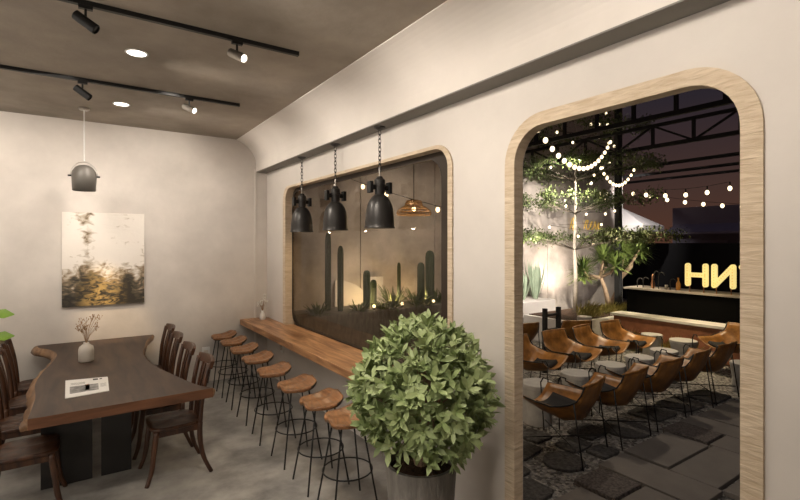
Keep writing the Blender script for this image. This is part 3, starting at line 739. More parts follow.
# three industrial pendants on chains
def industrial():
    t = thing('industrial_pendant', '', 'lamp')
    bm = NB(); lathe(bm, [(0.055, 0), (0.055, -0.012), (0.02, -0.03), (0.0, -0.03)], n=20); obj('canopy', bm, 'gunmetal', t)
    bm = NB(); k = 0; z = -0.03
    while z > -0.40:
        rot = Matrix.Rotation(pi / 2, 3, 'X') if k % 2 == 0 else Matrix.Rotation(pi / 2, 3, 'Z') @ Matrix.Rotation(pi / 2, 3, 'X')
        torus(bm, (0, 0, z - 0.024), 0.018, 0.0036, 12, 5, rot @ Matrix.Diagonal((0.8, 1.5, 1)))
        z -= 0.040; k += 1
    obj('chain', bm, 'gunmetal', t)
    bm = NB(); tube(bm, [(0, 0, -0.39), (0, 0, -0.485)], 0.009, 10); obj('stem', bm, 'steel', t)
    bm = NB(); lathe(bm, [(0.0, -0.470), (0.026, -0.472), (0.036, -0.49), (0.052, -0.505), (0.052, -0.545), (0.057, -0.548), (0.057, -0.565), (0.050, -0.57), (0.046, -0.655)], n=24, cap=False); obj('lamp_socket', bm, 'gunmetal', t, smooth=False)
    for s_ in (-1, 1):
        bm = NB(); box(bm, *(sorted((s_ * 0.048, s_ * 0.112))), -0.012, 0.012, -0.60, -0.555); box(bm, *(sorted((s_ * 0.088, s_ * 0.122))), -0.034, 0.034, -0.632, -0.523)
        obj('side_box', bm, 'black', t, bevel=0.004)
    bm = NB(); P = cr_spline([(0.046, -0.645), (0.080, -0.672), (0.116, -0.74), (0.135, -0.84), (0.140, -0.93), (0.148, -0.965)], 4)
    lathe(bm, P + [(0.143, -0.965), (0.132, -0.92), (0.127, -0.84), (0.110, -0.74), (0.08, -0.68), (0.0, -0.66)], n=36, cap=False)
    obj('lamp_shade', bm, 'gunmetal', t, smooth=True)
    bm = NB(); sphere(bm, (0, 0, -0.80), 0.04, sc=(1, 1, 1.3)); obj('bulb', bm, 'bulb', t, smooth=True)
    return t
ip = industrial()
for i, (y, w_) in enumerate(((3.81, 'the nearest and largest-looking of the three'), (4.75, 'the middle one of the three'), (5.71, 'the farthest of the three'))):
    lab = 'dark metal bell pendant on a chain, ' + w_
    if i == 0: ip.location = (2.36, y, 3.155); ip['label'] = lab; ip['group'] = 'bell pendants above the counter'
    else: dup(ip, (2.36, y, 3.155), 0, lab)
    point('bell_pendant_light', (2.36, y, 3.155 - 0.93), 9.0, 0.04, (1.0, 0.78, 0.5))

# ============================================================ BIG POTTED BUSH
PB = (1.84, 2.46)
pb = thing('potted_bush', 'large round leafy green bush in a grey concrete pot by the doorway', 'potted plant', (PB[0], PB[1], 0))
bm = NB(); lathe(bm, [(0.185, 0), (0.19, 0.01), (0.232, 0.605), (0.232, 0.63), (0.209, 0.63), (0.205, 0.54)], n=48); obj('pot', bm, 'pot', pb, smooth=False)
bm = NB(); lathe(bm, [(0.208, 0.575), (0.12, 0.60), (0.0, 0.61)], n=32, cap=False); obj('soil', bm, 'soil', pb, smooth=True)
BC = Vector((0.01, -0.005, 1.075)); BR = 0.45
bm = NB(); tips = []
for k in range(46):
    a = rnd.uniform(0, 2 * pi); ph = rnd.uniform(-0.75, 1.45); d = Vector((cos(a) * cos(ph), sin(a) * cos(ph), sin(ph)))
    tube(bm, [(0.03 * cos(a), 0.03 * sin(a), 0.59), BC + d * 0.15 + Vector((0, 0, -0.1)), BC + d * BR * 0.85], [0.008, 0.005, 0.002], 5)
obj('stems', bm, 'bark', pb)
bm = NB()
def rdir():
    z = rnd.uniform(-1, 1); a = rnd.uniform(0, 2 * pi); s = sqrt(1 - z * z); return Vector((s * cos(a), s * sin(a), z))
for k in range(860):
    d = rdir()
    if d.z < -0.86: continue
    lump = 1 + 0.07 * sin(5 * d.x + 2) + 0.06 * sin(6 * d.y + 4 * d.z)
    rr = BR * lump * (1 - 0.42 * rnd.random() ** 1.8)
    c = BC + Vector((d.x * 1.0, d.y * 1.0, d.z * 1.0)) * rr
    grow = (d + Vector((0, 0, 0.6)) + rdir() * 0.5).normalized()
    # a sprig: whorl of leaves around the growing tip
    side = grow.cross(rdir()).normalized(); up2 = grow.cross(side)
    m_ = rnd.randint(4, 6)
    for q in range(m_):
        a = 2 * pi * q / m_ + rnd.uniform(-0.3, 0.3); sp_ = rnd.uniform(0.25, 1.25)
        ld = (grow * cos(sp_) + (side * cos(a) + up2 * sin(a)) * sin(sp_)).normalized()
        Lf = rnd.uniform(0.055, 0.11)
        tip = c + ld * Lf
        if tip.x + PB[0] > W - 0.03 or (tip.x + PB[0] > 2.0 and tip.y + PB[1] > 2.83 and abs(tip.z - 0.84) < 0.09): continue
        leaf(bm, c - grow * 0.02 * q / m_, ld, grow, Lf, Lf * rnd.uniform(0.34, 0.46), 0.25, rnd.uniform(0.0, 0.25))
obj('foliage', bm, 'leaf', pb, smooth=True)

# plant at the left edge
lp = thing('potted_plant', 'lime green broad-leaved plant at the left picture edge behind the chairs', 'potted plant', (-1.26, 6.72, 0))
bm = NB(); lathe(bm, [(0.14, 0), (0.18, 0.38), (0.16, 0.38), (0.15, 0.33)], n=28); obj('pot', bm, 'pot', lp)
bm = NB(); lathe(bm, [(0.155, 0.34), (0, 0.35)], n=20, cap=False); obj('soil', bm, 'soil', lp)
bm = NB(); bm3 = NB()
for k in range(17):
    a = 2 * pi * k / 17 * 3.1; h = 0.62 + 0.045 * k; r = 0.16 + 0.15 * (1 - k / 17)
    if k in (12, 14): a = radians(-6); r = 0.42; h = 1.02 if k == 12 else 1.28
    e_ = Vector((r * cos(a), r * sin(a), h)); tube(bm, [(0, 0, 0.34), (e_.x * 0.3, e_.y * 0.3, h * 0.75), e_], 0.006, 5)
    leaf(bm3, e_, (cos(a), sin(a), 0.15 if k != 14 else 0.05), (0, -0.75, 0.65) if k in (12, 14) else (0, 0, 1), 0.24, 0.13, 0.15, 0.2)
obj('stems', bm, 'bark', lp); obj('foliage', bm3, 'leaf_lime', lp, smooth=True)

# ============================================================ THE TERRACE OUTSIDE
bm = NB(); box(bm, W + 0.12, 30, -6, 20, -0.25, -0.03)
box(bm, W, W + 0.12, DY0 - 0.04, DY1 + 0.04, -0.25, -0.122)
o = obj('terrace_ground', bm, 'gravel', kind='structure')
bm = NB(); box(bm, W - 0.0, W + 0.13, DY0 - 0.03, DY1 + 0.03, -0.12, -0.001)
obj('trim_4', bm, 'slab', kind='structure', label='stone threshold of the doorway')
# paving slabs (individual)
SL = [((4.42, 5.23, 2.16, 2.58), 'smooth grey paving slab with its far edge beside the rough slab'),
      ((4.38, 5.26, 1.74, 2.13), 'large smooth paving slab one row nearer the stone door surround'),
      ((3.95, 4.37, 1.70, 2.55), 'smooth paving slab running across, between the rough slab and the large slabs'),
      ((5.27, 5.66, 1.72, 2.17), 'small smooth paving slab beside the door surround, mid-height'),
      ((5.68, 6.02, 1.9, 2.65), 'smooth paving strip beyond the pebbled slab'),
      ((6.06, 6.98, 1.9, 2.62), 'farthest large smooth paving slab by the door surround'),
      ((3.10, 3.46, 1.60, 2.40), 'smooth paving slab nearest the doorway'),
      ((3.50, 3.92, 1.5, 2.10), 'smooth paving slab right of the rough pebbled slab'),
      ((4.38, 5.26, 1.0, 1.70), 'smooth paving slab mostly hidden by the door surround'),
      ((5.30, 6.02, 1.0, 1.68), 'smooth paving slab behind the right side of the door surround'),
      ((6.06, 6.98, 1.0, 1.86), 'smooth far paving slab hidden by the door surround'),
      ((7.02, 7.90, 1.5, 2.50), 'smooth paving slab farthest out towards the bar')]
for (x0, x1, y0, y1), lab in SL:
    cx, cy = (x0 + x1) / 2, (y0 + y1) / 2
    bm = NB(); box(bm, x0 - cx, x1 - cx, y0 - cy, y1 - cy, 0, 0.045)
    tag(obj('paving_slab', bm, 'slab', loc=(cx, cy, -0.03), bevel=0.006), lab, 'paving slab', 'smooth terrace slabs')
RS = [((3.51, 3.91, 2.13, 2.50), 'rough pebbled square slab in the middle foreground of the terrace'),
      ((5.28, 5.66, 2.20, 2.64), 'rough pebbled square slab between two smooth slabs')]
for (x0, x1, y0, y1), lab in RS:
    cx, cy = (x0 + x1) / 2, (y0 + y1) / 2
    bm = NB(); box(bm, x0 - cx, x1 - cx, y0 - cy, y1 - cy, 0, 0.05)
    tag(obj('pebbled_slab', bm, 'slab_rough', loc=(cx, cy, -0.03), bevel=0.006), lab, 'paving slab', 'rough pebbled slabs')
def stone(cx, cy, rx, ry_, rot, lab, n=9, rnd_=0.12, m='stone_dark', e=0.7):
    bm = NB(); P = []
    for k in range(n * 2):
        a = 2 * pi * k / (n * 2); c, s = cos(a), sin(a)
        x = abs(c) ** e * (1 if c > 0 else -1) * rx; y = abs(s) ** e * (1 if s > 0 else -1) * ry_
        f = 1 + rnd.uniform(-rnd_, rnd_) * 0.5; x *= f; y *= f
        P.append((x * cos(rot) - y * sin(rot), x * sin(rot) + y * cos(rot)))
    prism(bm, P, 'z', 0, 0.028)
    tag(obj('stepping_stone', bm, m, loc=(cx, cy, -0.03), bevel=0.006), lab, 'stepping stone', 'dark stepping stones')
stone(3.78, 2.80, 0.20, 0.19, 0, 'round dark stepping stone left of the pebbled slab', e=1.0, rnd_=0.03)
stone(5.02, 2.90, 0.26, 0.24, 0.3, 'round dark stepping stone under the second leather chair of the front row', e=1.0, rnd_=0.03)
for i, (a, b, c, d_, r_, l_) in enumerate([
    (3.05, 2.62, 0.22, 0.15, 0.3, 'dark stepping stone at the lower left corner of the doorway'), (3.25, 2.93, 0.13, 0.10, 0.1, 'small dark stone by the left door jamb'),
    (3.62, 3.18, 0.20, 0.13, 0.4, 'dark square stone just below the pale round table'), (4.18, 2.98, 0.17, 0.13, 0.2, 'dark stone beside the feet of the nearest leather chair'),
    (4.28, 2.72, 0.14, 0.11, 0, 'dark stone to the left of the first smooth slab'), (4.60, 3.1, 0.2, 0.15, 0.2, 'dark stone in the gravel between first and second chair'),
    (5.75, 3.0, 0.25, 0.2, 0.1, 'dark stone under the third chair of the front row'), (6.35, 2.95, 0.25, 0.2, -0.1, 'dark stone under the fourth chair of the front row'),
    (7.0, 2.9, 0.25, 0.2, 0, 'dark stone under the far chair of the front row'), (4.02, 3.35, 0.14, 0.14, 0.2, 'dark stone by the base of the nearest round table')]):
    stone(a, b, c, d_, r_ * 0.4, l_, e=0.28)

# leather sling chairs (local front = +Y)
def make_sling():
    t = thing('sling_chair', '', 'chair')
    def S(u, v):
        a = (u - 0.5) * 2
        # centre line: seat front -> seat -> back top
        P = [(0.30, 0.43), (0.12, 0.37), (-0.08, 0.33), (-0.22, 0.37), (-0.31, 0.54), (-0.36, 0.755)]
        k = v * 5; i = min(4, int(k)); f = k - i
        y = P[i][0] * (1 - f) + P[i + 1][0] * f; z = P[i][1] * (1 - f) + P[i + 1][1] * f
        lift = (0.12, 0.17, 0.20, 0.20, 0.08, 0.0); l_ = lift[i] * (1 - f) + lift[i + 1] * f
        wd = (0.29, 0.335, 0.345, 0.32, 0.265, 0.245); w_ = wd[i] * (1 - f) + wd[i + 1] * f
        fwd = 0.06 * abs(a) ** 2 * max(0, (v - 0.3)) + 0.012 * sin(a * 9) * max(0, v - 0.4)
        return Vector((a * w_, y + fwd * 0.6, z + l_ * abs(a) ** 2.2))
    bm = NB(); grid(bm, S, 14, 20); obj('sling', bm, 'leather', t, smooth=True, solid=0.012)
    # seam flap along the top of the back
    bm = NB(); tube(bm, [S(k / 12, 1.0) for k in range(13)], 0.012, 6); obj('back_hem', bm, 'leather', t, smooth=True)
    bm = NB(); grid(bm, lambda u, v: S(0.2 + 0.6 * u, 0.12 + 0.36 * v) + Vector((0, 0, 0.035)), 8, 6); obj('cushion', bm, 'cushion', t, smooth=True, solid=0.05)
    for s_ in (-1, 1):
        u = 0.5 + s_ * 0.5; F = S(u, 0.0); B = S(u, 1.0)
        rail = [S(u, v / 8) + Vector((s_ * 0.012, 0, 0.0)) for v in range(9)]
        bm = NB(); tube(bm, [F + Vector((s_ * 0.02, 0.09, -0.02)), F + Vector((s_ * 0.02, 0.06, 0.035)), F + Vector((s_ * 0.015, 0.0, 0.03))] + rail, 0.008, 6); obj('arm_wire', bm, 'black', t, smooth=True)
        bm = NB(); tube(bm, [F + Vector((s_ * 0.02, 0.09, -0.02)), (s_ * 0.33, 0.36, 0.0)], 0.0075, 6); obj('leg', bm, 'black', t, smooth=True)
        bm = NB(); tube(bm, [S(u, 0.70) + Vector((s_ * 0.012, 0, 0)), (s_ * 0.30, -0.34, 0.0)], 0.0075, 6); obj('leg', bm, 'black', t, smooth=True)
    bm = NB(); tube(bm, [(-0.32, 0.34, 0.12), (0.30, -0.30, 0.14)], 0.006, 6); tube(bm, [(0.32, 0.34, 0.12), (-0.30, -0.30, 0.14)], 0.006, 6); obj('cross_brace', bm, 'black', t, smooth=True)
    return t
sc0 = make_sling()
fl = ['nearest the doorway', 'second from the doorway', 'third from the doorway', 'fourth from the doorway', 'fifth and farthest along']
for i, x in enumerate([4.00, 4.77, 5.56, 6.30, 7.06]):
    lab = 'tan leather sling chair in the front row, ' + fl[i]
    if i == 0: sc0.location = (4.02, 3.0, -0.03); sc0.rotation_euler = (0, 0, radians(12)); sc0['label'] = lab; sc0['group'] = 'tan leather sling chairs on the terrace'
    else: dup(sc0, (x, 2.98 + 0.01 * i, -0.03), radians([0, 3, -2, 2, -3][i]), lab)
ml = ['leftmost, by the left door jamb', 'behind the second round table', 'behind the third round table', 'behind the fourth round table']
for i, x in enumerate([5.15, 5.92, 6.66, 7.40]):
    dup(sc0, (x, 4.25, -0.03), pi + radians([4, -3, 5, -4][i]), 'tan leather sling chair in the middle row, ' + ml[i])
dup(sc0, (6.15, 5.55, -0.03), radians(-15), 'tan leather sling chair in the back row, behind the black metal stand')
dup(sc0, (7.15, 5.2, -0.03), radians(-30), 'tan leather sling chair in the back row, beside the tall grey log stool')
dup(sc0, (8.55, 3.25, -0.03), radians(75), 'shaded tan leather chair at the far right end near the bar')

def drum(name, x, y, h, r, lab, m='table_conc', waist=0.85, cat='table', grp=None):
    bm = NB(); lathe(bm, [(r * 0.86, 0), (r * 0.88, h * 0.05), (r * waist, h * 0.5), (r * 0.97, h * 0.86), (r, h * 0.9), (r, h * 0.985), (r * 0.97, h)], n=36)
    return tag(obj(name, bm, m, loc=(x, y, -0.03), smooth=False, bevel=0), lab, cat, grp)
tl = ['nearest the doorway', 'second from the doorway', 'third from the doorway', 'fourth from the doorway', 'fifth, farthest along the row']
for i, (x, y) in enumerate([(4.40, 3.62), (5.14, 3.62), (5.88, 3.62), (6.60, 3.62), (7.32, 3.64)]):
    drum('round_table', x, y, 0.46, 0.19, 'low pale concrete drum table, ' + tl[i], grp='concrete drum tables')
drum('log_stool', 7.85, 5.36, 0.70, 0.13, 'tall grey log-like stool beside the back-row chairs', waist=0.98, cat='stool')
drum('tub_stool', 8.62, 4.5, 0.42, 0.18, 'white tub-shaped stool left of its twin near the bench', waist=0.80, cat='stool', grp='white tub stools')
drum('tub_stool', 8.45, 3.88, 0.44, 0.21, 'white tub-shaped stool right of its twin near the bench', waist=0.80, cat='stool', grp='white tub stools')
drum('tub_stool', 7.72, 2.72, 0.40, 0.19, 'pale round stool half hidden by the right door surround', waist=0.84, cat='stool', grp='white tub stools')

# black stand
sd = thing('metal_stand', 'black metal ladder-like stand behind the middle row of chairs', 'stand', (6.33, 4.92, -0.03))
for x in (-0.17, 0.17):
    bm = NB(); box(bm, x - 0.03, x + 0.03, -0.03, 0.03, 0, 1.03); obj('post', bm, 'steel_black', sd)
for z in (0.25, 0.50, 0.66, 0.90):
    bm = NB(); box(bm, -0.15, 0.15, -0.02, 0.02, z, z + 0.035); obj('rung', bm, 'steel_black', sd)

# ------------------------------------------------ walls and planters of the garden
bm = NB()
def panel(x0, x1):
    box(bm, x0 + 0.008, x1 - 0.008, 7.80, 7.96, -0.03, 6.6)
for x0, x1 in ((2.57, 4.4), (4.4, 6.2), (6.2, 8.05), (8.05, 9.87), (9.87, 11.4), (11.4, 13.0)): panel(x0, x1)
box(bm, 2.57, 13.0, 7.85, 8.0, -0.03, 6.6)
obj('wall_garden', bm, 'outer_wall', kind='structure')
bm = NB(); box(bm, 2.9, 6.9, 6.95, 7.78, -0.03, 0.88)
pl1 = obj('garden_planter', bm, 'pot', bevel=0.02); tag(pl1, 'long dark concrete planter of cacti outside the window', 'planter')
bm = NB(); box(bm, 7.15, 9.15, 7.0, 7.78, -0.03, 0.74)
pl2 = obj('garden_planter', bm, 'coping', bevel=0.015); tag(pl2, 'white rendered planter box with agaves by the garden wall', 'planter')
bed = thing('raised_bed', 'low raised garden bed holding the tree and the dragon tree', 'planter', (10.2, 6.3, -0.03))
bm = NB(); box(bm, -2.2, 2.3, -0.62, 0.66, 0, 0.52); obj('kerb', bm, 'coping', bed, bevel=0.01)
bm = NB(); box(bm, -2.1, 2.2, -0.54, 0.60, 0.50, 0.535); obj('soil', bm, 'soil', bed)
# grass tufts of the bed
for (cx, cy, n_, sz, lab) in ((8.9, 5.95, 220, 0.34, 'tuft of pale yellow-green grass at the foot of the thin tree'), (9.65, 5.9, 220, 0.27, 'tuft of bright grass between the two trees'),
                              (10.4, 6.02, 200, 0.22, 'low green grass tuft at the foot of the dragon tree'),
                              (8.86, 5.0, 260, 0.40, 'golden grass growing along the left end of the bench'), (8.86, 4.15, 260, 0.40, 'golden grass growing in front of the bench middle')):
    bm = NB()
    for k in range(n_):
        a = rnd.uniform(0, 2 * pi); r = rnd.uniform(0, 0.32); L_ = rnd.uniform(0.5, 1) * sz
        leaf(bm, ((r * cos(a), r * sin(a) * 0.7, 0) if cy > 5.5 else (r * cos(a) * 0.3, r * sin(a) * 1.3, 0)), (rnd.uniform(-0.6, 0.6) * (1 if cy > 5.5 else 0.3), rnd.uniform(-0.6, 0.6), 1), (0.3, 1, 0), L_, 0.018, 0.1, 0.5)
    tag(obj('grass_tuft', bm, 'grass', loc=(cx, cy, 0.503 if cy > 5.5 else -0.03)), lab, 'grass', None, 'stuff')

# agaves in white planter
for i, (x, y, h, lab) in enumerate(((8.05, 7.3, 0.60, 'pale blue-green agave at the left end of the white planter'), (8.42, 7.35, 0.70, 'pale blue-green agave in the middle of the white planter'), (8.80, 7.3, 0.98, 'tallest pale spiky agave at the right of the white planter'))):
    bm = NB()
    for k in range(26):
        a = rnd.uniform(0, 2 * pi); tl_ = rnd.uniform(0.05, 0.5)
        leaf(bm, (0.05 * cos(a), 0.05 * sin(a), 0), (cos(a) * tl_, sin(a) * tl_, 1), (cos(a), sin(a), 0), h * rnd.uniform(0.6, 1), 0.055, 0.4, 0.12)
    tag(obj('agave', bm, 'agave', loc=(x, y, 0.735), smooth=True), lab, 'plant', 'agaves in the white planter')

# cacti of the dark planter
def cactus(x, y, h, r, lab):
    bm = NB(); prof_ = [(r * 0.8, 0)] + [(r, h * t) for t in (0.1, 0.4, 0.7, 0.88)] + [(r * 0.85, h * 0.95), (r * 0.5, h * 0.99), (0.002, h)]
    n_ = 24; rings = []
    for rr, z in prof_:
        rings.append([bm.verts.new((rr * (1 + (0.10 if k % 2 else -0.08)) * cos(2 * pi * k / n_), rr * (1 + (0.10 if k % 2 else -0.08)) * sin(2 * pi * k / n_), z)) for k in range(n_)])
    for i in range(len(rings) - 1):
        for k in range(n_): bm.faces.new((rings[i][k], rings[i][(k + 1) % n_], rings[i + 1][(k + 1) % n_], rings[i + 1][k]))
    bm.faces.new(rings[0][::-1]); bm.faces.new(rings[-1])
    tag(obj('column_cactus', bm, 'cactus', loc=(x, y, 0.875)), lab, 'cactus', 'column cacti in the dark planter')
cactus(5.64, 7.25, 1.03, 0.080, 'tallest and thickest column cactus, at the right of the window')
cactus(5.46, 7.3, 0.80, 0.065, 'column cactus just left of the thickest one')
cactus(4.22, 7.25, 0.69, 0.06, 'column cactus left of the short cactus in the white panel')
cactus(4.48, 7.45, 0.50, 0.055, 'short column cactus before the small white panel')
cactus(4.98, 7.35, 0.81, 0.032, 'thin column cactus in the middle of the planter')
cactus(3.70, 7.25, 1.13, 0.05, 'tall thin column cactus at the left end of the planter')
cactus(3.56, 7.45, 1.36, 0.05, 'tallest thin column cactus at the far left of the planter')
# low plants along the planter rim
for i, (x, y, s_, lab) in enumerate(((3.95, 7.08, 0.22, 'low succulent clump left in the dark planter'), (4.45, 7.08, 0.20, 'low succulent clump beside the short cactus'), (5.22, 7.12, 0.40, 'dark spiky yucca in the middle of the dark planter'),
                                     (5.42, 7.05, 0.16, 'low lit ground cover before the paired cacti'), (5.98, 7.15, 0.34, 'dark bushy plant at the right end of the dark planter'), (3.2, 7.1, 0.25, 'bushy plant at the left end of the dark planter'), (4.75, 7.2, 0.50, 'tall dry spiky plant behind the thin cactus'), (5.85, 7.3, 0.36, 'leafy plant behind the thickest cactus'), (4.68, 7.08, 0.18, 'low ground cover before the small white panel'))):
    bm = NB()
    for k in range(70):
        a = rnd.uniform(0, 2 * pi); el = rnd.uniform(0.1, 1.4); r = rnd.uniform(0, 0.14)
        leaf(bm, (r * cos(a), r * sin(a), 0), (cos(a) * cos(el), sin(a) * cos(el), sin(el)), (0, 0, 1), s_ * rnd.uniform(0.5, 1), 0.03, 0.2, 0.2)
    tag(obj('succulent', bm, 'treeleaf', loc=(x, y, 0.882)), lab, 'plant', 'low plants in the dark planter')
# white arched wall panels behind the cacti
bm = NB(); prism(bm, [(-0.33, 0), (0.33, 0), (0.33, 0.18)] + [(-0.33 + 0.66 * cos(a), 0.05 + 0.42 * sin(a)) for a in [radians(10 + 80 * k / 10) for k in range(11)]], 'y', -0.02, 0.02)
tag(obj('wall_panel', bm, 'coping', loc=(4.15, 7.72, 0.90)), 'white quarter-round panel on the garden wall, seen through the window', 'panel')
bm = NB(); box(bm, -0.15, 0.15, -0.02, 0.02, 0, 0.5)
tag(obj('wall_panel', bm, 'coping', loc=(4.70, 7.72, 0.90)), 'small white upright panel behind the short cactus', 'panel')
for i, (x, y, lab) in enumerate(((4.25, 7.05, 'small glowing garden light left in the dark planter'), (4.85, 7.05, 'small glowing garden light in the middle of the dark planter'), (5.55, 7.02, 'small glowing garden light beside the paired cacti'))):
    t = thing('garden_light', lab, 'garden light', (x, y, 0.875), 0, 'garden lights in the dark planter')
    bm = NB(); tube(bm, [(0, 0, 0), (0, 0, 0.05)], 0.012, 8); obj('stake', bm, 'black', t)
    bm = NB(); sphere(bm, (0, 0, 0.07), 0.028); obj('globe', bm, 'bulb', t, smooth=True)
    point('garden_light_glow', (x, y + 0.28, 1.05), 7, 0.03, (1.0, 0.72, 0.36))

# ------------------------------------------------ thin layered tree
tr = thing('terrace_tree', 'tall thin tree with pale trunk and layered small-leaved canopy', 'tree', (9.1, 6.45, 0.505))
bm = NB(); tube(bm, [(0, 0, 0), (0.02, 0, 0.8), (0.0, 0.01, 1.55), (0.03, 0, 2.4), (0.0, 0, 3.4), (0.02, 0, 4.6)], [0.05, 0.042, 0.038, 0.028, 0.02, 0.008], 10); obj('trunk', bm, 'pale_bark', tr, smooth=True)
bm = NB(); bm3 = NB()
for li, (zc, R_, nb, nl) in enumerate(((1.62, 1.75, 13, 5200), (2.42, 1.35, 11, 4200), (3.15, 1.55, 11, 5000), (3.95, 1.25, 9, 3200), (4.6, 0.8, 7, 1600))):
    ends = []
    for k in range(nb):
        a = 2 * pi * k / nb + rnd.uniform(-0.2, 0.2); r = R_ * rnd.uniform(0.75, 1.0)
        if sin(a) > 0: r = min(r, 1.2 / max(0.01, sin(a)))
        p0 = Vector((0, 0, zc - 0.22)); p1 = Vector((cos(a) * r * 0.5, sin(a) * r * 0.5, zc - 0.03)); p2 = Vector((cos(a) * r, sin(a) * r, zc + 0.05))
        tube(bm, [p0, p1, p2], [0.012, 0.007, 0.003], 5); ends.append((p0, p1, p2))
        for q in range(3):
            f = rnd.uniform(0.4, 0.9); b_ = p1.lerp(p2, f); aa = a + rnd.choice((-1, 1)) * rnd.uniform(0.5, 1.0); L_ = r * 0.35
            p3 = b_ + Vector((cos(aa) * L_, sin(aa) * L_, 0.05)); p3.y = min(p3.y, 1.15)
            tube(bm, [b_, p3], [0.006, 0.003], 4); ends.append((b_, b_.lerp(p3, 0.5), p3))
    for k in range(nl):
        e_ = rnd.choice(ends); f = rnd.random() ** 0.6; p = e_[1].lerp(e_[2], f) + Vector((rnd.gauss(0, 0.09), rnd.gauss(0, 0.09), rnd.gauss(0.02, 0.07)))
        p.y = min(p.y, 1.2)
        if (p - Vector((1.12, -0.52, p.z))).length < 0.16: continue
        leaf(bm3, p, rdir(), (0, 0, 1), rnd.uniform(0.045, 0.075), 0.034, 0.2, 0.1)
obj('branches', bm, 'twig', tr, smooth=True); obj('foliage', bm3, 'treeleaf', tr)

# ------------------------------------------------ dragon tree
dt = thing('dragon_tree', 'dragon tree with forked trunks and spiky green leaf tufts', 'tree', (10.2, 6.3, 0.505))
ax = Vector((cos(yaw), -sin(yaw), 0))   # the plane the fork spreads in is arbitrary
bm = NB(); heads = [(-0.62, 0.0, 0.95), (-0.30, -0.15, 1.22), (-0.02, 0.15, 1.30), (0.26, -0.1, 1.32), (0.62, 0.05, 1.28), (-0.45, 0.2, 0.80), (0.42, 0.25, 1.18), (-0.15, -0.3, 1.05), (0.05, -0.2, 1.42), (0.42, -0.3, 1.42)]
forks = [((-0.10, 0, 0.45), (-0.22, 0, 0.80)), ((0.16, 0, 0.42), (0.28, 0, 0.80))]
for f0, f1 in forks: tube(bm, [(0, 0, 0), (f0[0] * ax.x, f0[0] * ax.y, f0[2]), (f1[0] * ax.x, f1[0] * ax.y, f1[2])], [0.07, 0.05, 0.04], 8)
for h in heads:
    f = forks[0][1] if h[0] < 0 else forks[1][1]
    tube(bm, [(f[0] * ax.x, f[0] * ax.y, f[2] - 0.05), (h[0] * ax.x * 0.85, h[0] * ax.y * 0.85 + h[1] * 0.5, f[2] * 0.4 + h[2] * 0.6 - 0.1), (h[0] * ax.x, h[0] * ax.y + h[1], h[2])], [0.04, 0.032, 0.028], 7)
obj('trunk', bm, 'bark', dt, smooth=True)
bm = NB()
for h in heads:
    c = Vector((h[0] * ax.x, h[0] * ax.y + h[1], h[2] - 0.05))
    for k in range(130):
        a = rnd.uniform(0, 2 * pi); el = rnd.uniform(-0.35, 1.5); d = Vector((cos(a) * cos(el), sin(a) * cos(el), sin(el)))
        leaf(bm, c + Vector((0, 0, rnd.uniform(-0.06, 0.05))), d, (0, 0, 1), rnd.uniform(0.30, 0.45), 0.036, 0.2, 0.22)
obj('foliage', bm, 'dragon', dt)

# ------------------------------------------------ bench, bar, letters
bn = thing('garden_bench', 'low brick bench with a white top in front of the black bar', 'bench', (9.2, 4.2, -0.03))
bm = NB(); box(bm, -0.20, 0.20, -1.6, 1.35, 0.61, 0.66); obj('coping', bm, 'coping', bn, bevel=0.006)
bm = NB(); box(bm, -0.15, 0.17, -1.55, 1.30, 0, 0.60); obj('base', bm, 'brick', bn)
br = thing('outdoor_bar', 'long black outdoor bar with a pale thin top', 'bar', (9.95, 3.6, -0.03))
bm = NB(); box(bm, -0.25, 0.35, -2.6, 2.0, 0, 1.10); obj('front', bm, 'bar_front', br)
bm = NB(); box(bm, -0.30, 0.38, -2.65, 2.05, 1.10, 1.14); obj('top', bm, 'bar_top', br, bevel=0.004)
spot('bench_glow', (8.0, 4.3, 2.6), (8.8, 4.2, 0.1), 130, 80, 0.9, 0.05, (1.0, 0.78, 0.42))
BX, BT = 9.70, 1.11
def letter(y_left, w_, strokes, lab):
    """strokes in letter space seen from inside the cafe: u grows to the viewer's right (-Y)"""
    t = thing('marquee_letter', lab, 'illuminated letter', (BX + 0.02, y_left, BT), 0, 'lit letters on the bar')
    bm = NB(); z0, h = 0.10, 0.46; bl = NB()
    for (u0, v0), (u1, v1) in strokes:
        a = Vector((0, -(u0 * (w_ - 0.10) + 0.05), z0 + 0.05 + v0 * (h - 0.10))); b = Vector((0, -(u1 * (w_ - 0.10) + 0.05), z0 + 0.05 + v1 * (h - 0.10)))
        d = (b - a).normalized(); s_ = d.cross(Vector((1, 0, 0))); P = []
        for c, sg in ((a, -1), (b, 1)):
            for k in range(9):
                an = pi * k / 8; P.append(c + s_ * (cos(an) * 0.043 * -sg) * -1 + d * (sin(an) * 0.043 * sg))
        lo = [bm.verts.new(p + Vector((-0.03, 0, 0))) for p in P]; hi = [bm.verts.new(p + Vector((0.03, 0, 0))) for p in P]
        bm.faces.new(lo); bm.faces.new(hi[::-1])
        for i in range(len(P)): bm.faces.new((lo[i], lo[(i + 1) % len(P)], hi[(i + 1) % len(P)], hi[i]))
        m_ = int((b - a).length / 0.045)
        for k in range(m_ + 1): sphere(bl, a.lerp(b, k / max(1, m_)) + Vector((-0.034, 0, 0)), 0.011, 6, 4)
    obj('face', bm, 'letter', t); obj('bulbs', bl, 'gold', t)
    bm = NB()
    for u in (0.1, 0.9): tube(bm, [(0, -(u * (w_ - 0.1) + 0.05), 0), (0, -(u * (w_ - 0.1) + 0.05), z0 + 0.02)], 0.010, 6)
    obj('stand_rods', bm, 'copper', t)
letter(4.43, 0.41, [((0, 0), (0, 1)), ((1, 0), (1, 1)), ((0, 0.5), (1, 0.5))], 'glowing yellow letter H standing on the black bar')
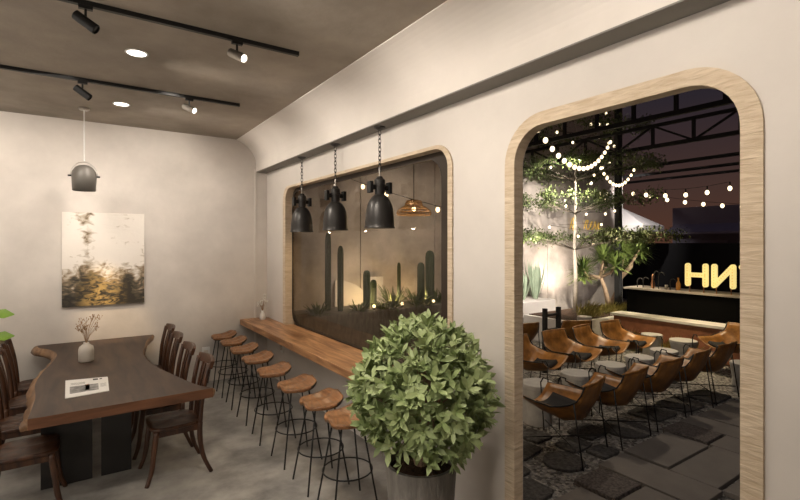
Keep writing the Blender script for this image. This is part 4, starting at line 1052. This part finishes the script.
letter(3.97, 0.40, [((0, 0), (0, 1)), ((1, 0), (1, 1)), ((0, 0), (1, 1))], 'glowing yellow reversed letter N right of the H')
letter(3.53, 0.40, [((0, 1), (0.5, 0.5)), ((1, 1), (0.5, 0.5)), ((0.5, 0.5), (0.5, 0))], 'glowing yellow letter cut off by the right door surround')
point('letter_glow_light', (9.45, 4.0, 1.45), 3.0, 0.15, (1.0, 0.78, 0.4))
# things on the bar
def lathe_thing(name, y, prof_, m, lab, cat, grp=None, x=9.85):
    bm = NB(); lathe(bm, prof_, n=14); return tag(obj(name, bm, m, loc=(x, y, BT), smooth=True), lab, cat, grp)
lathe_thing('bottle', 4.62, [(0.04, 0), (0.045, 0.02), (0.045, 0.12), (0.015, 0.19), (0.018, 0.25)], 'amber', 'amber bottle on the bar just left of the H', 'bottle')
lathe_thing('drinking_glass', 4.85, [(0.03, 0), (0.035, 0.09)], 'steel', 'small glass on the bar left of the amber bottle', 'glass')
lathe_thing('bottle', 5.12, [(0.035, 0), (0.04, 0.10), (0.02, 0.18), (0.03, 0.26), (0.01, 0.30)], 'copper', 'copper shaker on the bar among the taps', 'bottle')
for i, (y, lab) in enumerate(((4.75, 'curved black tap on the bar beside the amber bottle'), (4.98, 'tall curved black tap in the middle of the bar'), (5.08, 'curved black tap just right of the copper shaker'), (5.30, 'curved black tap near the left end of the bar'), (5.42, 'leftmost curved black tap on the bar'))):
    h = (0.22, 0.34, 0.36, 0.22, 0.2)[i]; bm = NB()
    tube(bm, [(0, 0, 0), (0, 0, h * 0.7)] + [(0, -0.06 + 0.06 * cos(a), h * 0.7 + h * 0.3 * sin(a)) for a in [pi * k / 8 for k in range(1, 8)]], 0.010, 6)
    tag(obj('bar_tap', bm, 'gunmetal', loc=(9.80, y, BT), smooth=True), lab, 'tap', 'taps on the bar')

# ------------------------------------------------ steel column, roof trusses
bm = NB(); box(bm, -0.06, 0.06, -0.06, 0.06, 0, 6.2); tag(obj('steel_column', bm, 'steel_black', loc=(10.2, 6.09, -0.03)), 'black steel column at the end of the garden wall', 'column')
bm = NB(); box(bm, 12.98, 13.12, 7.7, 8.02, -0.03, 6.6); obj('trim_5', bm, 'coping', kind='structure', label='pale end of the garden wall')
def truss(x, zb, zt, y0, y1, lab, diag=True, step=0.95, off=0.3):
    t = thing('roof_truss', lab, 'roof truss', (x, y0, zb), 0, 'black roof trusses over the terrace')
    bm = NB(); obox(bm, (0, 0, 0), (0, y1 - y0, 0), 0.06, 0.07); obj('bottom_chord', bm, 'steel_black', t)
    bm = NB(); obox(bm, (0, 0, zt - zb), (0, y1 - y0, zt - zb), 0.06, 0.06); obj('top_chord', bm, 'steel_black', t)
    y = off; k = 0
    while y < y1 - y0:
        bm = NB(); obox(bm, (0, y, 0), (0, y, zt - zb), 0.05, 0.05, (0, 1, 0)); obj('web_post', bm, 'steel_black', t)
        if diag and y + step < y1 - y0:
            bm = NB(); a, b = ((0, y, 0), (0, y + step, zt - zb)) if k % 2 == 0 else ((0, y, zt - zb), (0, y + step, 0)); obox(bm, a, b, 0.035, 0.035); obj('diagonal', bm, 'steel_black', t)
        y += step; k += 1
truss(7.0, 3.90, 4.40, -2.0, 7.79, 'black roof truss nearest the cafe with upright posts', False, 0.62, 0.35)
truss(9.0, 3.88, 4.27, -2.0, 7.79, 'black zigzag roof truss in the middle of the terrace', True, 0.72, 0.2)
for x, z, lab in ((11.4, 3.92, 'first thin roof beam beyond the zigzag truss'), (13.2, 3.98, 'second thin roof beam beyond the zigzag truss'), (14.8, 4.02, 'farthest thin roof beam above the hanging bulbs')):
    bm = NB(); obox(bm, (0, -6, 0), (0, 7.2 if x < 13 else 9.0, 0), 0.07, 0.07)
    tag(obj('roof_beam', bm, 'steel_black', loc=(x, 0, z)), lab, 'roof beam', 'thin roof beams')

# ------------------------------------------------ parasol, buildings
ps = thing('parasol', 'white square parasol beyond the end of the garden wall', 'parasol', (14.35, 8.45, -0.03), radians(10))
bm = NB(); tube(bm, [(0, 0, 0), (0, 0, 3.15)], 0.03, 8); obj('pole', bm, 'black', ps)
bm = NB(); a_ = bm.verts.new((0, 0, 3.2)); q = [bm.verts.new((sx_ * 0.95, sy * 0.95, 2.62)) for sx_, sy in ((-1, -1), (1, -1), (1, 1), (-1, 1))]; w2 = [bm.verts.new((v.co.x, v.co.y, 2.42)) for v in q]
for i in range(4): bm.faces.new((a_, q[i], q[(i + 1) % 4])); bm.faces.new((q[i], w2[i], w2[(i + 1) % 4], q[(i + 1) % 4]))
obj('canopy', bm, 'canopy', ps, solid=0.01)
spot('parasol_fill_spot', (11.9, 6.3, 4.0), (14.3, 8.3, 2.8), 450, 50, 0.6, 0.05, (1.0, 0.92, 0.88))  # unseen spot added to brighten the parasol canopy
bd = thing('building', 'dark boxy building silhouette behind the bar', 'building', (20.5, 7.5, -0.25))
bm = NB(); box(bm, -0.5, 4, -5, 2.1, 0, 3.72); obj('wall', bm, 'dark_build', bd)
bm = NB(); prism(bm, [(-0.5, 3.05), (-1.3, 2.72), (-1.3, 2.64), (-0.5, 2.9)], 'y', -3.2, 2.0); obj('awning', bm, 'dark_build2', bd)
for y in (0.1, -1.8):
    bm = NB(); box(bm, -0.56, -0.5, y, y + 1.3, 0.4, 2.4); obj('window', bm, 'dark_build2', bd)
bm = NB(); box(bm, -0.1, 0.1, -8, 8, 0, 2.25); tag(obj('boundary_wall', bm, 'steel_black', loc=(17, 9, -0.2)), 'low black boundary wall behind the bar', 'wall')

# ------------------------------------------------ string lights
def bulb_string(name, lab, bulbs, r, cable=True, drop=0.0, cat='string lights', ends=None):
    t = thing(name, lab, cat, bulbs[0], 0)
    o_ = Vector(bulbs[0]); P = [Vector(b) - o_ for b in bulbs]
    Q = [p + Vector((0, 0, r * 1.6 + drop)) for p in P]
    if ends: Q = [Vector(ends[0]) - o_] + Q + [Vector(ends[1]) - o_]
    bm = NB(); tube(bm, Q, 0.004, 4); obj('cable', bm, 'steel_black', t)
    me = None
    for p in P:
        if me is None:
            b0 = NB(); sphere(b0, (0, 0, 0), r, 10, 7, (1, 1, 1.25)); ob = obj('bulb', b0, 'bulb', t, loc=p, smooth=True); me = ob.data
            b1 = NB(); tube(b1, [(0, 0, r), (0, 0, r * 1.6 + drop)], r * 0.35, 6); os_ = obj('socket', b1, 'steel_black', ob); ms = os_.data
        else:
            ob = bpy.data.objects.new('bulb', me); COL.objects.link(ob); ob.parent = t; ob.location = p
            os_ = bpy.data.objects.new('socket', ms); COL.objects.link(os_); os_.parent = ob
def hang(a, b, sag, n_):
    a = Vector(a); b = Vector(b); return [a.lerp(b, i / (n_ - 1)) - Vector((0, 0, sag * 4 * (i / (n_ - 1)) * (1 - i / (n_ - 1)))) for i in range(n_)]
bulb_string('string_lights', 'large sagging garland of round bulbs in front of the tree canopy', hang((4.51, 3.70, 3.40), (8.86, 5.46, 4.09), 0.5, 17), 0.030)
bulb_string('string_lights', 'small sagging garland of bulbs before the black column', hang((8.52, 5.45, 3.53), (9.35, 5.245, 3.54), 0.33, 12), 0.026)
bulb_string('string_lights', 'row of bulbs on short sockets across the dusk sky, upper row', hang((9.45, 5.05, 3.02), (9.72, 3.67, 3.04), 0.06, 5), 0.036, drop=0.06)
bulb_string('string_lights', 'lower row of bulbs across the dusk sky above the dark building', hang((10.70, 6.02, 3.2), (11.64, 4.17, 2.82), 0.05, 7), 0.038)
# fairy lights wound through the tree
pts = []
for k in range(34):
    a = k * 2.4; zc = 2.0 + 3.1 * k / 33; r = 1.15 * (0.5 + 0.5 * rnd.random())
    pts.append((9.1 + r * cos(a), 6.45 - abs(r * sin(a)) * 0.9, zc + rnd.uniform(-0.1, 0.1)))
bulb_string('string_lights', 'fairy lights wound through the layered tree canopy', pts, 0.024)
# outside the window
bulb_string('string_lights', 'string of bulbs seen through the window above the cacti', hang((3.50, 6.85, 3.10), (4.45, 4.90, 2.42), 0.04, 6), 0.032, ends=((3.2, 7.79, 3.5), (3.82, 2.0, 3.95)))
rp_ = thing('rattan_pendant', 'flat woven rattan pendant seen through the right side of the window', 'lamp', (3.82, 5.27, 3.9))
bm = NB(); box(bm, -0.05, 0.05, -0.4, 0.4, 0.0, 0.06); obj('bracket', bm, 'steel_black', rp_)
bm = NB(); tube(bm, [(0, 0, 0.0), (0, 0, -1.28)], 0.005, 5); obj('cord', bm, 'steel_black', rp_)
bm = NB()
PR = [(0.05, -1.26), (0.10, -1.27), (0.115, -1.30), (0.12, -1.335), (0.17, -1.36), (0.225, -1.40), (0.24, -1.44), (0.235, -1.46)]
for r, z in PR: torus(bm, (0, 0, z), r, 0.006, 28, 5)
for k in range(28):
    a = 2 * pi * k / 28; tube(bm, [(r * cos(a), r * sin(a), z) for r, z in PR], 0.004, 4)
obj('woven_shade', bm, 'rattan', rp_); bm = NB(); sphere(bm, (0, 0, -1.38), 0.03); obj('bulb', bm, 'bulb', rp_, smooth=True)
point('rattan_light', (3.82, 5.27, 2.38), 3, 0.03, (1.0, 0.75, 0.45))
bm = NB(); obox(bm, (0, -4, 0), (0, 2.5, 0), 0.08, 0.08); tag(obj('roof_beam', bm, 'steel_black', loc=(3.82, 5.27, 3.98)), 'black roof beam carrying the rattan pendant', 'roof beam')

# gold script on the garden wall
bm = NB()
def script(P): tube(bm, [(x, 0, z) for x, z in cr_spline(P, 5)], 0.016, 6)
script([(0, 0.02), (0.10, 0.28), (0.16, 0.30), (0.12, 0.0), (0.2, 0.05)]); script([(0.02, 0.13), (0.2, 0.14)])
script([(0.62, 0.04), (0.70, 0.24), (0.80, 0.26), (0.72, 0.12), (0.78, 0.02), (0.9, 0.10), (0.98, 0.24), (0.90, 0.16), (0.96, 0.02), (1.08, 0.12), (1.12, 0.24), (1.16, 0.03), (1.3, 0.22), (1.28, 0.03), (1.38, 0.08)])
tag(obj('wall_script', bm, 'gold', loc=(10.75, 7.77, 2.40), smooth=True), 'gold cursive lettering on the garden wall above the dragon tree', 'lettering')
